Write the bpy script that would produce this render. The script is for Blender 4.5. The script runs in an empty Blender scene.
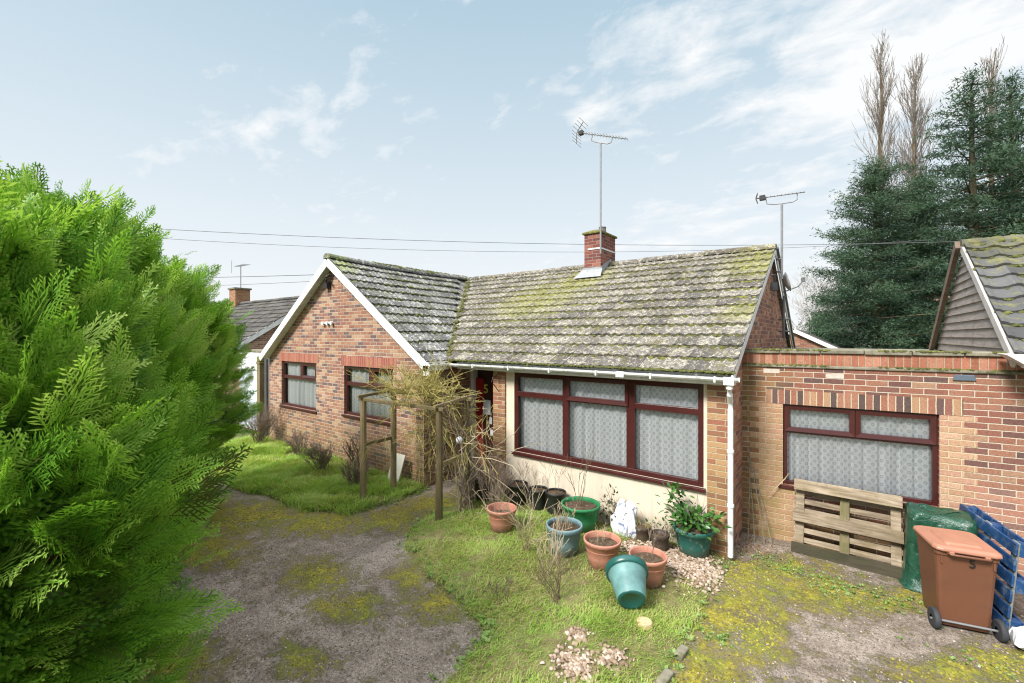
import bpy, math, random
import numpy as np
from mathutils import Matrix, Vector
sc = bpy.context.scene
R = math.radians
# ------------------------------------------------------------------ camera
cd = bpy.data.cameras.new("camera"); cam = bpy.data.objects.new("camera", cd)
sc.collection.objects.link(cam); sc.camera = cam
cam.location = (0, 0, 2.9); cam.rotation_euler = (R(90), 0, R(37.04))
cd.sensor_width = 36; cd.lens = 440 / 1024 * 36; cd.shift_y = -5.5 / 1024
cd.clip_start = .05; cd.clip_end = 2000
cd.dof.use_dof = True; cd.dof.focus_distance = 7.5; cd.dof.aperture_fstop = 4.0
# ------------------------------------------------------------------ world, sun, exposure
SUN_EL, SUN_AZ = 44, 192        # azimuth of the sun measured clockwise from +Y
w = bpy.data.worlds.new("World"); sc.world = w; w.use_nodes = True
nt = w.node_tree; nt.nodes.clear()
def N(tree, typ, **kw):
    n = tree.nodes.new(typ)
    for k, v in kw.items():
        if k == 'inp':
            for a, b in v.items(): n.inputs[a].default_value = b
        else: setattr(n, k, v)
    return n
def math_(tree, op, a, b=None, c=None, clamp=False):
    n = tree.nodes.new('ShaderNodeMath'); n.operation = op; n.use_clamp = clamp
    for i, v in enumerate((a, b, c)):
        if v is None: continue
        if isinstance(v, (int, float)): n.inputs[i].default_value = v
        else: tree.links.new(v, n.inputs[i])
    return n.outputs[0]
def mix(tree, fac, a, b, mode='MIX'):
    n = tree.nodes.new('ShaderNodeMix'); n.data_type = 'RGBA'; n.blend_type = mode
    for s, v in ((0, fac), (6, a), (7, b)):
        if isinstance(v, (int, float)): n.inputs[s].default_value = v
        elif isinstance(v, tuple): n.inputs[s].default_value = v if len(v) == 4 else (*v, 1)
        else: tree.links.new(v, n.inputs[s])
    return n.outputs[2]
def maprange(tree, v, a, b, c=0., d=1., smooth=False):
    n = tree.nodes.new('ShaderNodeMapRange'); n.clamp = True
    if smooth: n.interpolation_type = 'SMOOTHSTEP'
    tree.links.new(v, n.inputs[0])
    for i, x in enumerate((a, b, c, d)): n.inputs[i + 1].default_value = x
    return n.outputs[0]
def noise(tree, vec, scale, detail=4, rough=.55, dist=0., dims='3D'):
    n = tree.nodes.new('ShaderNodeTexNoise'); n.noise_dimensions = dims
    n.inputs['Scale'].default_value = scale; n.inputs['Detail'].default_value = detail
    n.inputs['Roughness'].default_value = rough; n.inputs['Distortion'].default_value = dist
    if vec is not None: tree.links.new(vec, n.inputs['Vector'])
    return n.outputs['Fac']
def ramp(tree, fac, stops, interp='LINEAR'):
    n = tree.nodes.new('ShaderNodeValToRGB'); cr = n.color_ramp; cr.interpolation = interp
    while len(cr.elements) < len(stops): cr.elements.new(.5)
    for e, (p, c) in zip(cr.elements, stops):
        e.position = p; e.color = c if len(c) == 4 else (*c, 1)
    tree.links.new(fac, n.inputs[0]); return n.outputs[0]
sky = N(nt, 'ShaderNodeTexSky', sky_type='NISHITA', sun_disc=False, sun_elevation=R(SUN_EL), sun_rotation=R(SUN_AZ),
        altitude=50, air_density=1.0, dust_density=1.0, ozone_density=1.2)
tc = N(nt, 'ShaderNodeTexCoord'); sx = N(nt, 'ShaderNodeSeparateXYZ'); nt.links.new(tc.outputs['Generated'], sx.inputs[0])
zc = math_(nt, 'MAXIMUM', sx.outputs[2], 0.0)
den = math_(nt, 'ADD', zc, .22)
cx = N(nt, 'ShaderNodeCombineXYZ')
nt.links.new(math_(nt, 'DIVIDE', sx.outputs[0], den), cx.inputs[0]); nt.links.new(math_(nt, 'DIVIDE', sx.outputs[1], den), cx.inputs[1])
mp = N(nt, 'ShaderNodeMapping'); mp.inputs['Rotation'].default_value = (0, 0, R(-20)); mp.inputs['Scale'].default_value = (1.0, 1.5, 1)
mp.inputs['Location'].default_value = (2.3, .7, 0)
nt.links.new(cx.outputs[0], mp.inputs[0])
CLOUDS = [(-.42,1.17,.24,.17,.10),(-.66,1.23,.14,.12,.09),(.05,1.37,.26,.26,.12),(.30,1.40,.3,.25,.10),(-1.01,.66,.26,.13,.085),(-1.30,.72,.16,.12,.10),(-1.47,.57,.12,.10,.11),(-1.77,.43,.16,.10,.09),(-.70,.92,.2,.1,.06)]
n1 = noise(nt, mp.outputs[0], 1.15, 9, .58, .15); n2 = noise(nt, mp.outputs[0], 5.5, 9, .62, .25)
cl = math_(nt, 'ADD', math_(nt, 'MULTIPLY', n1, .5), math_(nt, 'MULTIPLY', n2, .5))
# more cloud towards the east (right of the view)
cl = math_(nt, 'ADD', cl, math_(nt, 'MULTIPLY', math_(nt, 'ADD', math_(nt, 'MULTIPLY', sx.outputs[0], .80), math_(nt, 'MULTIPLY', sx.outputs[1], .60)), .07))
for (bx, by, sx_, sy_, amp) in CLOUDS:
    ca_ = math_(nt, 'DIVIDE', math_(nt, 'SUBTRACT', cx.inputs[0].links[0].from_socket, bx), sx_); cb_ = math_(nt, 'DIVIDE', math_(nt, 'SUBTRACT', cx.inputs[1].links[0].from_socket, by), sy_)
    dd_ = math_(nt, 'ADD', math_(nt, 'MULTIPLY', ca_, ca_), math_(nt, 'MULTIPLY', cb_, cb_))
    cl = math_(nt, 'ADD', cl, math_(nt, 'MULTIPLY', math_(nt, 'EXPONENT', math_(nt, 'MULTIPLY', dd_, -1.)), amp))
clm = maprange(nt, cl, .545, .69, 0, .95)
hz = maprange(nt, zc, .04, .60, 1, 0)
hz = math_(nt, 'POWER', hz, 1.05)
blue = mix(nt, .88, sky.outputs[0], (2.02, 2.68, 3.08))
c1 = mix(nt, math_(nt, 'MULTIPLY', hz, .93), blue, (3.85, 3.93, 4.0))
c2 = mix(nt, clm, c1, (3.98, 4.03, 4.06))
# zenith brightened out of view, added as fill light for ground and shade
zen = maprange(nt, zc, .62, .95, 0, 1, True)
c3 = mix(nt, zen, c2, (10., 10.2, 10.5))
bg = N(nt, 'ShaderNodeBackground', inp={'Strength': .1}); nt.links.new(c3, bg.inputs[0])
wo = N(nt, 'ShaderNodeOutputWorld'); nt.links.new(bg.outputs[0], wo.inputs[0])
sl = bpy.data.lights.new("sun", 'SUN'); sl.energy = 2.6; sl.angle = R(16); sl.color = (1, .965, .91)
sun = bpy.data.objects.new("sun", sl); sc.collection.objects.link(sun)
sa = R(SUN_AZ); el = R(SUN_EL)
sdir = Vector((math.sin(sa) * math.cos(el), math.cos(sa) * math.cos(el), math.sin(el)))
sun.rotation_euler = sdir.to_track_quat('Z', 'Y').to_euler(); sun.location = sdir * 60
sc.view_settings.view_transform = 'Standard'; sc.view_settings.look = 'None'
sc.view_settings.exposure = 1.32; sc.view_settings.gamma = 1; sc.view_settings.use_curve_mapping = False
try:
    sc.cycles.use_denoising = True; sc.cycles.filter_width = 1.15; sc.cycles.max_bounces = 6; sc.cycles.transparent_max_bounces = 12
    sc.cycles.diffuse_bounces = 3; sc.cycles.caustics_reflective = False; sc.cycles.caustics_refractive = False
except Exception: pass
C = sc.collection
# ------------------------------------------------------------------ mesh helpers
class MB:
    def __init__(s): s.v = []; s.f = []; s.t = []; s.mi = []; s.cur = 0; s.tint = .5; s.M = None; s.sm = []; s.smooth = False
    def add(s, vs, fs):
        b = len(s.v)
        for p in vs:
            if s.M is not None: p = s.M @ Vector(p)
            s.v.append(tuple(p)); s.t.append(s.tint)
        for f in fs: s.f.append(tuple(b + i for i in f)); s.mi.append(s.cur); s.sm.append(s.smooth)
    def quad(s, a, b, c, d): s.add([a, b, c, d], [(0, 1, 2, 3)])
    def poly(s, pts): s.add(pts, [tuple(range(len(pts)))])
    def box(s, x0, x1, y0, y1, z0, z1):
        s.add([(x0,y0,z0),(x1,y0,z0),(x1,y1,z0),(x0,y1,z0),(x0,y0,z1),(x1,y0,z1),(x1,y1,z1),(x0,y1,z1)],
              [(0,3,2,1),(4,5,6,7),(0,1,5,4),(1,2,6,5),(2,3,7,6),(3,0,4,7)])
    def obox(s, p0, p1, a, b, up=(0,0,1)):
        """bar from p0 to p1, cross-section a (sideways) x b (along up)"""
        p0, p1 = Vector(p0), Vector(p1); d = (p1 - p0).normalized(); u = Vector(up)
        sd = d.cross(u)
        if sd.length < 1e-4: sd = d.cross(Vector((1, 0, 0)))
        sd.normalize(); u = sd.cross(d).normalized()
        vs = [q + sd * i * a / 2 + u * j * b / 2 for q in (p0, p1) for (i, j) in ((-1,-1),(1,-1),(1,1),(-1,1))]
        s.add(vs, [(0,1,2,3)[::-1], (4,5,6,7), (0,1,5,4), (1,2,6,5), (2,3,7,6), (3,0,4,7)])
    def tube(s, path, radii, n=6, cap=True):
        path = [Vector(p) for p in path]; k = len(path)
        if isinstance(radii, (int, float)): radii = [radii] * k
        vs = []
        for i, p in enumerate(path):
            d = (path[min(i + 1, k - 1)] - path[max(i - 1, 0)])
            if d.length < 1e-7: d = Vector((0, 0, 1))
            d.normalize(); a = Vector((0, 0, 1)) if abs(d.z) < .9 else Vector((1, 0, 0))
            x = d.cross(a).normalized(); y = d.cross(x)
            for j in range(n):
                t = 2 * math.pi * j / n; vs.append(p + (x * math.cos(t) + y * math.sin(t)) * radii[i])
        fs = [(i*n+j, i*n+(j+1) % n, (i+1)*n+(j+1) % n, (i+1)*n+j) for i in range(k-1) for j in range(n)]
        if cap: fs += [tuple(range(n))[::-1], tuple(range((k-1)*n, k*n))]
        s.add(vs, fs)
    def lathe(s, prof, n=28, wob=0.0):
        vs = []; fs = []
        for (r, z) in prof:
            for j in range(n):
                t = 2 * math.pi * j / n; vs.append((r * math.cos(t) * (1 + wob * math.sin(2*t + 1)), r * math.sin(t), z))
        for i in range(len(prof) - 1):
            for j in range(n): fs.append((i*n+j, i*n+(j+1) % n, (i+1)*n+(j+1) % n, (i+1)*n+j))
        s.add(vs, fs)
    def disc(s, r, z, n=28, h=0.):
        vs = [(0, 0, z + h)] + [(r*math.cos(2*math.pi*j/n), r*math.sin(2*math.pi*j/n), z) for j in range(n)]
        s.add(vs, [(0, 1 + j, 1 + (j + 1) % n) for j in range(n)])
    def prism(s, poly, y0, y1):
        """polygon in (x,z) extruded along y"""
        n = len(poly)
        s.add([(x, y0, z) for x, z in poly] + [(x, y1, z) for x, z in poly],
              [tuple(range(n)), tuple(range(2*n-1, n-1, -1))] + [(i, n+i, n+(i+1) % n, (i+1) % n) for i in range(n)])
def wloc(o):
    p = Vector((0, 0, 0))
    while o: p = p + o.location; o = o.parent
    return p
def link(name, me, mats, parent=None, world=False):
    o = bpy.data.objects.new(name, me)
    for m in (mats if isinstance(mats, (list, tuple)) else [mats]): me.materials.append(m)
    C.objects.link(o)
    if parent: o.parent = parent
    return o
def boxuv(me, swap=False):
    n = len(me.loops); vi = np.empty(n, np.int32); me.loops.foreach_get('vertex_index', vi)
    co = np.empty(len(me.vertices)*3, np.float32); me.vertices.foreach_get('co', co); co = co.reshape(-1, 3)[vi]
    pn = np.empty(len(me.polygons)*3, np.float32); me.polygons.foreach_get('normal', pn); pn = np.abs(pn.reshape(-1, 3))
    tot = np.empty(len(me.polygons), np.int32); me.polygons.foreach_get('loop_total', tot)
    ln = np.repeat(pn, tot, axis=0)
    uv = np.stack([co[:, 0], co[:, 2]], 1)
    mx = (ln[:, 0] > ln[:, 1]) & (ln[:, 2] < .8); uv[mx] = co[mx][:, [1, 2]]
    mz = ln[:, 2] >= .8; uv[mz] = co[mz][:, [0, 1]]
    if swap: uv = uv[:, ::-1]
    l = me.uv_layers.new(name='UVMap'); l.data.foreach_set('uv', np.ascontiguousarray(uv, np.float32).ravel())
def obj(name, mb, mats, parent=None, world=False, smooth=False, uv=False, bevel=0., swap=False):
    """world=True: vertices are world coordinates and get shifted to the parent's origin"""
    me = bpy.data.meshes.new(name); me.from_pydata(mb.v, [], mb.f); me.update()
    if len(set(mb.mi)) > 1: me.polygons.foreach_set('material_index', mb.mi)
    if uv: boxuv(me, swap)
    a = me.attributes.new('tint', 'FLOAT', 'POINT'); a.data.foreach_set('value', np.array(mb.t, np.float32))
    if world and parent: me.transform(Matrix.Translation(-wloc(parent)))
    if smooth: me.polygons.foreach_set('use_smooth', [True] * len(me.polygons))
    elif any(mb.sm): me.polygons.foreach_set('use_smooth', mb.sm)
    o = link(name, me, mats, parent)
    if bevel:
        b = o.modifiers.new('bevel', 'BEVEL'); b.width = bevel; b.segments = 2; b.limit_method = 'ANGLE'; b.angle_limit = R(40)
    return o
def bulk(name, V, F, mat, parent=None, tint=None, shift=True, smooth=False):
    V = np.asarray(V, np.float32); F = np.asarray(F, np.int32); k = F.shape[1]
    if parent is not None and shift: V = V - np.array(wloc(parent), np.float32)
    me = bpy.data.meshes.new(name); me.vertices.add(len(V)); me.vertices.foreach_set('co', V.ravel())
    me.loops.add(F.size); me.loops.foreach_set('vertex_index', F.ravel()); me.polygons.add(len(F))
    me.polygons.foreach_set('loop_start', np.arange(0, F.size, k, dtype=np.int32))
    try: me.polygons.foreach_set('loop_total', np.full(len(F), k, np.int32))
    except Exception: pass
    if tint is not None:
        a = me.attributes.new('tint', 'FLOAT', 'POINT'); a.data.foreach_set('value', np.asarray(tint, np.float32))
    me.update(calc_edges=True); me.validate()
    if smooth: me.polygons.foreach_set('use_smooth', [True] * len(me.polygons))
    return link(name, me, mat, parent)
def tag(o, label=None, cat=None, group=None, kind=None):
    if label: o['label'] = label
    if cat: o['category'] = cat
    if group: o['group'] = group
    if kind: o['kind'] = kind
    return o
def thing(name, label, cat, loc=(0,0,0), rz=0., group=None):
    o = bpy.data.objects.new(name, None); o.empty_display_size = .2; C.objects.link(o)
    o.location = loc; o.rotation_euler = (0, 0, rz); return tag(o, label, cat, group)
def copy_tree(o, parent=None):
    c = o.copy(); C.objects.link(c)
    if parent: c.parent = parent
    for ch in list(o.children): copy_tree(ch, c)
    return c
# ------------------------------------------------------------------ materials
def newmat(name):
    m = bpy.data.materials.new(name); m.use_nodes = True; t = m.node_tree; t.nodes.clear()
    out = t.nodes.new('ShaderNodeOutputMaterial'); p = t.nodes.new('ShaderNodeBsdfPrincipled'); t.links.new(p.outputs[0], out.inputs[0])
    return m, t, p, out
def setc(t, sock, v):
    if isinstance(v, (int, float)): sock.default_value = v
    elif isinstance(v, tuple): sock.default_value = v if len(v) == 4 else (*v, 1)
    else: t.links.new(v, sock)
def bump(t, p, h, strength=.3, dist=.01):
    b = t.nodes.new('ShaderNodeBump'); b.inputs['Strength'].default_value = strength; b.inputs['Distance'].default_value = dist
    t.links.new(h, b.inputs['Height']); t.links.new(b.outputs[0], p.inputs['Normal'])
def ocoord(t): return t.nodes.new('ShaderNodeTexCoord').outputs['Object']
def axis(t, oc, i):
    s = t.nodes.new('ShaderNodeSeparateXYZ'); t.links.new(oc, s.inputs[0]); return s.outputs[i]
def simple(name, col, rough=.6, var=.25, scale=6., bmp=.15, spec=.4, metal=0., dirt=None, dirt_amt=.5, dirt_scale=3., fine=40.):
    m, t, p, o = newmat(name); oc = ocoord(t)
    n = noise(t, oc, scale, 5); d = tuple(c*(1-var) for c in col); l = tuple(min(1, c*(1+var)) for c in col)
    c = ramp(t, n, [(.3, d), (.7, l)])
    if dirt:
        n2 = noise(t, oc, dirt_scale, 8, .65); c = mix(t, maprange(t, n2, .5, .68, 0, dirt_amt), c, dirt)
    setc(t, p.inputs['Base Color'], c); p.inputs['Roughness'].default_value = rough; p.inputs['Specular IOR Level'].default_value = spec
    p.inputs['Metallic'].default_value = metal
    if bmp: bump(t, p, noise(t, oc, fine, 4), bmp, .01)
    return m
def brick(name, cols, mortar=(.42,.37,.30), algae=None, dirt=.35, seed=0., bw=.225, bh=.075, wear=.0, stack=False):
    m, t, p, o = newmat(name)
    uv = t.nodes.new('ShaderNodeUVMap'); s = t.nodes.new('ShaderNodeSeparateXYZ'); t.links.new(uv.outputs[0], s.inputs[0])
    oc = ocoord(t)
    wob = noise(t, oc, 9, 3)
    yy = math_(t, 'ADD', math_(t, 'DIVIDE', s.outputs[1], bh), math_(t, 'MULTIPLY', math_(t, 'SUBTRACT', wob, .5), .12))
    row = math_(t, 'FLOOR', yy); par = math_(t, 'MULTIPLY', math_(t, 'FLOORED_MODULO', row, 2.), .5)
    xx = math_(t, 'ADD', math_(t, 'DIVIDE', s.outputs[0], bw), par); xx = math_(t, 'ADD', xx, math_(t, 'MULTIPLY', math_(t, 'SUBTRACT', wob, .5), .05))
    col = math_(t, 'FLOOR', xx)
    fx = math_(t, 'MULTIPLY', math_(t, 'FRACT', xx), bw); fy = math_(t, 'MULTIPLY', math_(t, 'FRACT', yy), bh)
    ex = math_(t, 'MINIMUM', fx, math_(t, 'SUBTRACT', bw, fx)); ey = math_(t, 'MINIMUM', fy, math_(t, 'SUBTRACT', bh, fy))
    if stack: col.node.inputs[0].default_value = 0; [t.links.remove(l) for l in list(t.links) if l.to_socket == col.node.inputs[0]]; ex = ey
    e = math_(t, 'MINIMUM', ex, ey); e = math_(t, 'ADD', e, math_(t, 'MULTIPLY', math_(t, 'SUBTRACT', noise(t, oc, 70, 3), .5), .006))
    mm = maprange(t, e, .0035, .0075, 0, 1, True)
    cv = t.nodes.new('ShaderNodeCombineXYZ'); t.links.new(col, cv.inputs[0]); t.links.new(row, cv.inputs[1]); cv.inputs[2].default_value = seed
    wn = t.nodes.new('ShaderNodeTexWhiteNoise'); t.links.new(cv.outputs[0], wn.inputs[0])
    n = len(cols); bc = ramp(t, wn.outputs['Value'], [(i / n, c) for i, c in enumerate(cols)], 'CONSTANT')
    fine = noise(t, oc, 55, 5, .7); big = noise(t, oc, 1.1, 5, .6)
    bc = mix(t, 1., bc, ramp(t, fine, [(.25, (.62,.62,.62)), (.75, (1.3,1.28,1.25))]), 'MULTIPLY')
    if wear: bc = mix(t, maprange(t, noise(t, oc, 14, 6, .7), .55, .7, 0, wear), bc, (.55,.45,.38))
    mc = mix(t, fine, tuple(x*.75 for x in mortar), tuple(min(1, x*1.2) for x in mortar))
    c = mix(t, mm, mc, bc)
    c = mix(t, maprange(t, big, .42, .72, 0, dirt), c, mix(t, 1., c, (.62,.55,.47), 'MULTIPLY'))
    if algae: 
        f = algae(t, oc); f = math_(t, 'MULTIPLY', f, maprange(t, noise(t, oc, 5, 7, .65), .3, .62))
        c = mix(t, f, c, mix(t, .72, c, (.20,.155,.035)))
    setc(t, p.inputs['Base Color'], c); p.inputs['Roughness'].default_value = .88; p.inputs['Specular IOR Level'].default_value = .25
    h = math_(t, 'ADD', mm, math_(t, 'MULTIPLY', fine, .35)); bump(t, p, h, .75, .006)
    return m
def tint_fac(t):
    a = t.nodes.new('ShaderNodeAttribute'); a.attribute_name = 'tint'; return a.outputs['Fac']
def leaf(name, stops, rough=.55, trans=.3, nscale=1.5):
    m, t, p, o = newmat(name); oc = ocoord(t)
    f = math_(t, 'ADD', math_(t, 'MULTIPLY', tint_fac(t), .75), math_(t, 'MULTIPLY', noise(t, oc, nscale, 3), .25))
    c = ramp(t, f, stops); setc(t, p.inputs['Base Color'], c); p.inputs['Roughness'].default_value = rough; p.inputs['Specular IOR Level'].default_value = .3
    if trans:
        tr = t.nodes.new('ShaderNodeBsdfTranslucent'); t.links.new(mix(t, 1., c, (1.1,1.15,.7), 'MULTIPLY'), tr.inputs[0])
        mx = t.nodes.new('ShaderNodeMixShader'); mx.inputs[0].default_value = trans
        t.links.new(p.outputs[0], mx.inputs[1]); t.links.new(tr.outputs[0], mx.inputs[2]); t.links.new(mx.outputs[0], o.inputs[0])
    return m
def wood(name, a, b, green=.0, axis_scale=(30,30,2), rough=.8, gcol=(.12,.13,.04)):
    m, t, p, o = newmat(name); oc = ocoord(t)
    mpn = t.nodes.new('ShaderNodeMapping'); mpn.inputs['Scale'].default_value = axis_scale; t.links.new(oc, mpn.inputs[0])
    g = noise(t, mpn.outputs[0], 1.2, 6, .6, .6); n = noise(t, oc, 3, 6, .65)
    c = ramp(t, g, [(.28, a), (.7, b)]); c = mix(t, maprange(t, n, .55, .7, 0, .5), c, tuple(x*.45 for x in a))
    if green: c = mix(t, maprange(t, noise(t, oc, 4.3, 7, .7), .42, .62, 0, green), c, gcol)
    oi = t.nodes.new('ShaderNodeObjectInfo'); c = mix(t, 1., c, ramp(t, oi.outputs['Random'], [(0, (.5,.47,.43)), (.5, (.95,.92,.88)), (1, (1.18,1.15,1.12))]), 'MULTIPLY')
    setc(t, p.inputs['Base Color'], c); p.inputs['Roughness'].default_value = rough; p.inputs['Specular IOR Level'].default_value = .25
    bump(t, p, g, .5, .006); return m
def glass(name):
    m, t, p, o = newmat(name); t.nodes.remove(p)
    tr = t.nodes.new('ShaderNodeBsdfTransparent'); tr.inputs[0].default_value = (.985,.995,.995,1)
    gl = t.nodes.new('ShaderNodeBsdfGlossy'); gl.inputs['Roughness'].default_value = .015
    fr = t.nodes.new('ShaderNodeFresnel'); fr.inputs[0].default_value = 1.5
    mx = t.nodes.new('ShaderNodeMixShader'); t.links.new(math_(t, 'ADD', math_(t, 'MULTIPLY', fr.outputs[0], .9), .0), mx.inputs[0])
    t.links.new(tr.outputs[0], mx.inputs[1]); t.links.new(gl.outputs[0], mx.inputs[2]); t.links.new(mx.outputs[0], o.inputs[0]); return m
def lace(name, pitch=.105, col=(.92,.93,.94), hole=(.60,.63,.66), kind=0):
    m, t, p, o = newmat(name); uv = t.nodes.new('ShaderNodeUVMap'); s = t.nodes.new('ShaderNodeSeparateXYZ'); t.links.new(uv.outputs[0], s.inputs[0])
    u, v = s.outputs[0], s.outputs[1]
    if kind == 0:        # lattice of round holes on diagonal bands
        a = math_(t, 'DIVIDE', math_(t, 'ADD', u, v), pitch); b = math_(t, 'DIVIDE', math_(t, 'SUBTRACT', u, v), pitch)
        fa = math_(t, 'ABSOLUTE', math_(t, 'SUBTRACT', math_(t, 'FRACT', a), .5)); fb = math_(t, 'ABSOLUTE', math_(t, 'SUBTRACT', math_(t, 'FRACT', b), .5))
        d = math_(t, 'SQRT', math_(t, 'ADD', math_(t, 'MULTIPLY', fa, fa), math_(t, 'MULTIPLY', fb, fb)))
        k = math_(t, 'MULTIPLY', maprange(t, d, .26, .33, 1, 0, True), maprange(t, d, .10, .18, 0.15, 1, True))
    else:                # vertical floral stripes
        a = math_(t, 'DIVIDE', u, .11); fa = math_(t, 'ABSOLUTE', math_(t, 'SUBTRACT', math_(t, 'FRACT', a), .5))
        zz = math_(t, 'MULTIPLY', math_(t, 'SINE', math_(t, 'MULTIPLY', v, 75.)), .13)
        k = maprange(t, math_(t, 'ABSOLUTE', math_(t, 'SUBTRACT', fa, math_(t, 'ADD', .25, zz))), .04, .10, .8, 0, True)
    n = noise(t, ocoord(t), 90, 2); k = math_(t, 'MULTIPLY', k, math_(t, 'ADD', .7, math_(t, 'MULTIPLY', n, .5)), None, True)
    setc(t, p.inputs['Base Color'], mix(t, k, col, hole)); p.inputs['Roughness'].default_value = .9; p.inputs['Specular IOR Level'].default_value = .1
    return m
RED_BRICKS = [(.30,.12,.075),(.26,.10,.07),(.34,.155,.095),(.18,.08,.07),(.40,.22,.14),(.28,.13,.09),(.14,.085,.08),(.33,.14,.085),(.25,.115,.085),(.40,.22,.15)]
def base_algae(z0, z1, amt):
    return lambda t, oc: math_(t, 'MULTIPLY', maprange(t, axis(t, oc, 2), z0, z1, 1, 0), amt)
M = {}
M['brick_wing'] = brick('wing brick', [(min(1,q[0]*1.06), q[1]*1.26, q[2]*1.28) for q in RED_BRICKS], (.50,.43,.36), base_algae(0., 1.3, .85), .3, 1., wear=.35)
M['brick_pier'] = brick('pier brick', [(.36,.19,.10),(.32,.13,.085),(.40,.235,.125),(.27,.13,.08),(.42,.26,.14),(.24,.12,.075)], (.47,.40,.28), base_algae(-.1, 1.9, .75), .3, 2.)
M['brick_gable'] = brick('gable end brick', [tuple(c*1.15 for c in q) for q in RED_BRICKS], (.36,.29,.23), None, .25, 3.)
M['brick_garage'] = brick('garage brick', [(.29,.13,.088),(.155,.08,.068),(.31,.152,.104),(.245,.108,.08),(.13,.08,.072),(.35,.21,.138),(.20,.098,.08),(.30,.15,.10),(.265,.11,.08)], (.52,.45,.36),
    lambda t, oc: math_(t, 'MULTIPLY', math_(t, 'MAXIMUM', maprange(t, axis(t, oc, 0), -.05, .75, 1, 0), maprange(t, axis(t, oc, 2), .05, .7, .9, 0)), .95), .25, 4.)
M['brick_buff'] = brick('newer buff brick', [(.44,.275,.175),(.47,.30,.20),(.42,.25,.16),(.49,.32,.22),(.44,.255,.18)], (.54,.43,.28),
    lambda t, oc: math_(t, 'MULTIPLY', math_(t, 'MULTIPLY', maprange(t, axis(t, oc, 0), .3, 1.0, 1, 0), maprange(t, axis(t, oc, 2), .4, 1.6, 1, .3)), 1.), .2, 5.)
M['brick_pink'] = brick('faded pink brick', [(.40,.20,.14),(.37,.18,.13),(.44,.245,.175),(.24,.14,.115),(.41,.225,.155)], (.60,.48,.38), None, .15, 8.)
M['brick_soldier'] = brick('soldier brick', [(.30,.13,.09),(.13,.08,.075),(.36,.20,.13),(.25,.11,.085),(.38,.23,.14),(.10,.07,.065),(.33,.16,.11)], (.55,.47,.33), None, .12, 6., stack=True)
M['brick_soldier_red'] = brick('red soldier brick', [(.36,.125,.085),(.40,.16,.11),(.32,.10,.075),(.38,.15,.10)], (.40,.27,.2), None, .12, 6., stack=True)
M['brick_stack'] = brick('chimney brick', [(.25,.085,.065),(.20,.065,.055),(.30,.12,.09),(.16,.06,.055)], (.30,.25,.21), lambda t, oc: math_(t, 'MULTIPLY', maprange(t, axis(t, oc, 0), -.05, .1, 0, 1), .3), .3, 7.)
M['brick_far'] = brick('distant brick', RED_BRICKS, (.36,.30,.25), None, .3, 9.)
m, t, p, o = newmat('cream render'); oc = ocoord(t); n = noise(t, oc, 2.2, 8, .65)
mps = t.nodes.new('ShaderNodeMapping'); mps.inputs['Scale'].default_value = (9,9,.7); t.links.new(oc, mps.inputs[0]); st_ = noise(t, mps.outputs[0], 1., 6, .6)
c = mix(t, maprange(t, n, .42, .7, 0, .3), (.66,.575,.455), (.50,.42,.31)); c = mix(t, maprange(t, st_, .52, .72, 0, .35), c, (.42,.36,.27))
c = mix(t, math_(t, 'MULTIPLY', maprange(t, axis(t, oc, 2), .0, .38, 1, 0), maprange(t, noise(t, oc, 6, 7, .7), .35, .6)), c, (.26,.23,.14))
setc(t, p.inputs['Base Color'], c); p.inputs['Roughness'].default_value = .9; bump(t, p, noise(t, oc, 120, 4), .15, .006); M['render'] = m
M['gutter'] = simple('grimy white gutter', (.74,.75,.75), .4, .05, 3, .05, .45, dirt=(.27,.27,.22), dirt_amt=.75, dirt_scale=7)
M['upvc'] = simple('dark red upvc', (.058,.014,.013), .28, .15, 5, 0, .5)
M['timber_dark'] = simple('dark brown stained timber', (.055,.022,.018), .45, .25, 8, .1)
M['white'] = simple('white paint', (.74,.74,.74), .45, .05, 3, .05, .4, dirt=(.36,.36,.31), dirt_amt=.55, dirt_scale=6)
M['white_pvc'] = simple('white plastic', (.78,.79,.80), .35, .03, 3, 0, .5, dirt=(.5,.5,.46), dirt_amt=.22, dirt_scale=6)
M['glass'] = glass('window glass')
M['lace'] = lace('diamond lace net'); M['lace_small'] = lace('striped lace net', kind=1)
M['concrete'] = simple('weathered concrete coping', (.22,.20,.15), .9, .35, 7, .4, .2, dirt=(.07,.075,.025), dirt_amt=.9, dirt_scale=6)
M['dark_metal'] = simple('dull grey metal', (.14,.145,.15), .5, .2, 8, 0, .4, .4)
M['black_plastic'] = simple('black plastic', (.018,.019,.02), .42, .3, 9, .05, .4, dirt=(.09,.08,.06), dirt_amt=.3)
M['lead'] = simple('lead flashing', (.30,.31,.32), .6, .15, 9, .15, .4)
M['soil'] = simple('potting soil', (.075,.052,.035), .95, .5, 30, .8, .15, dirt=(.20,.15,.09), dirt_amt=.8, dirt_scale=22)
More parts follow.
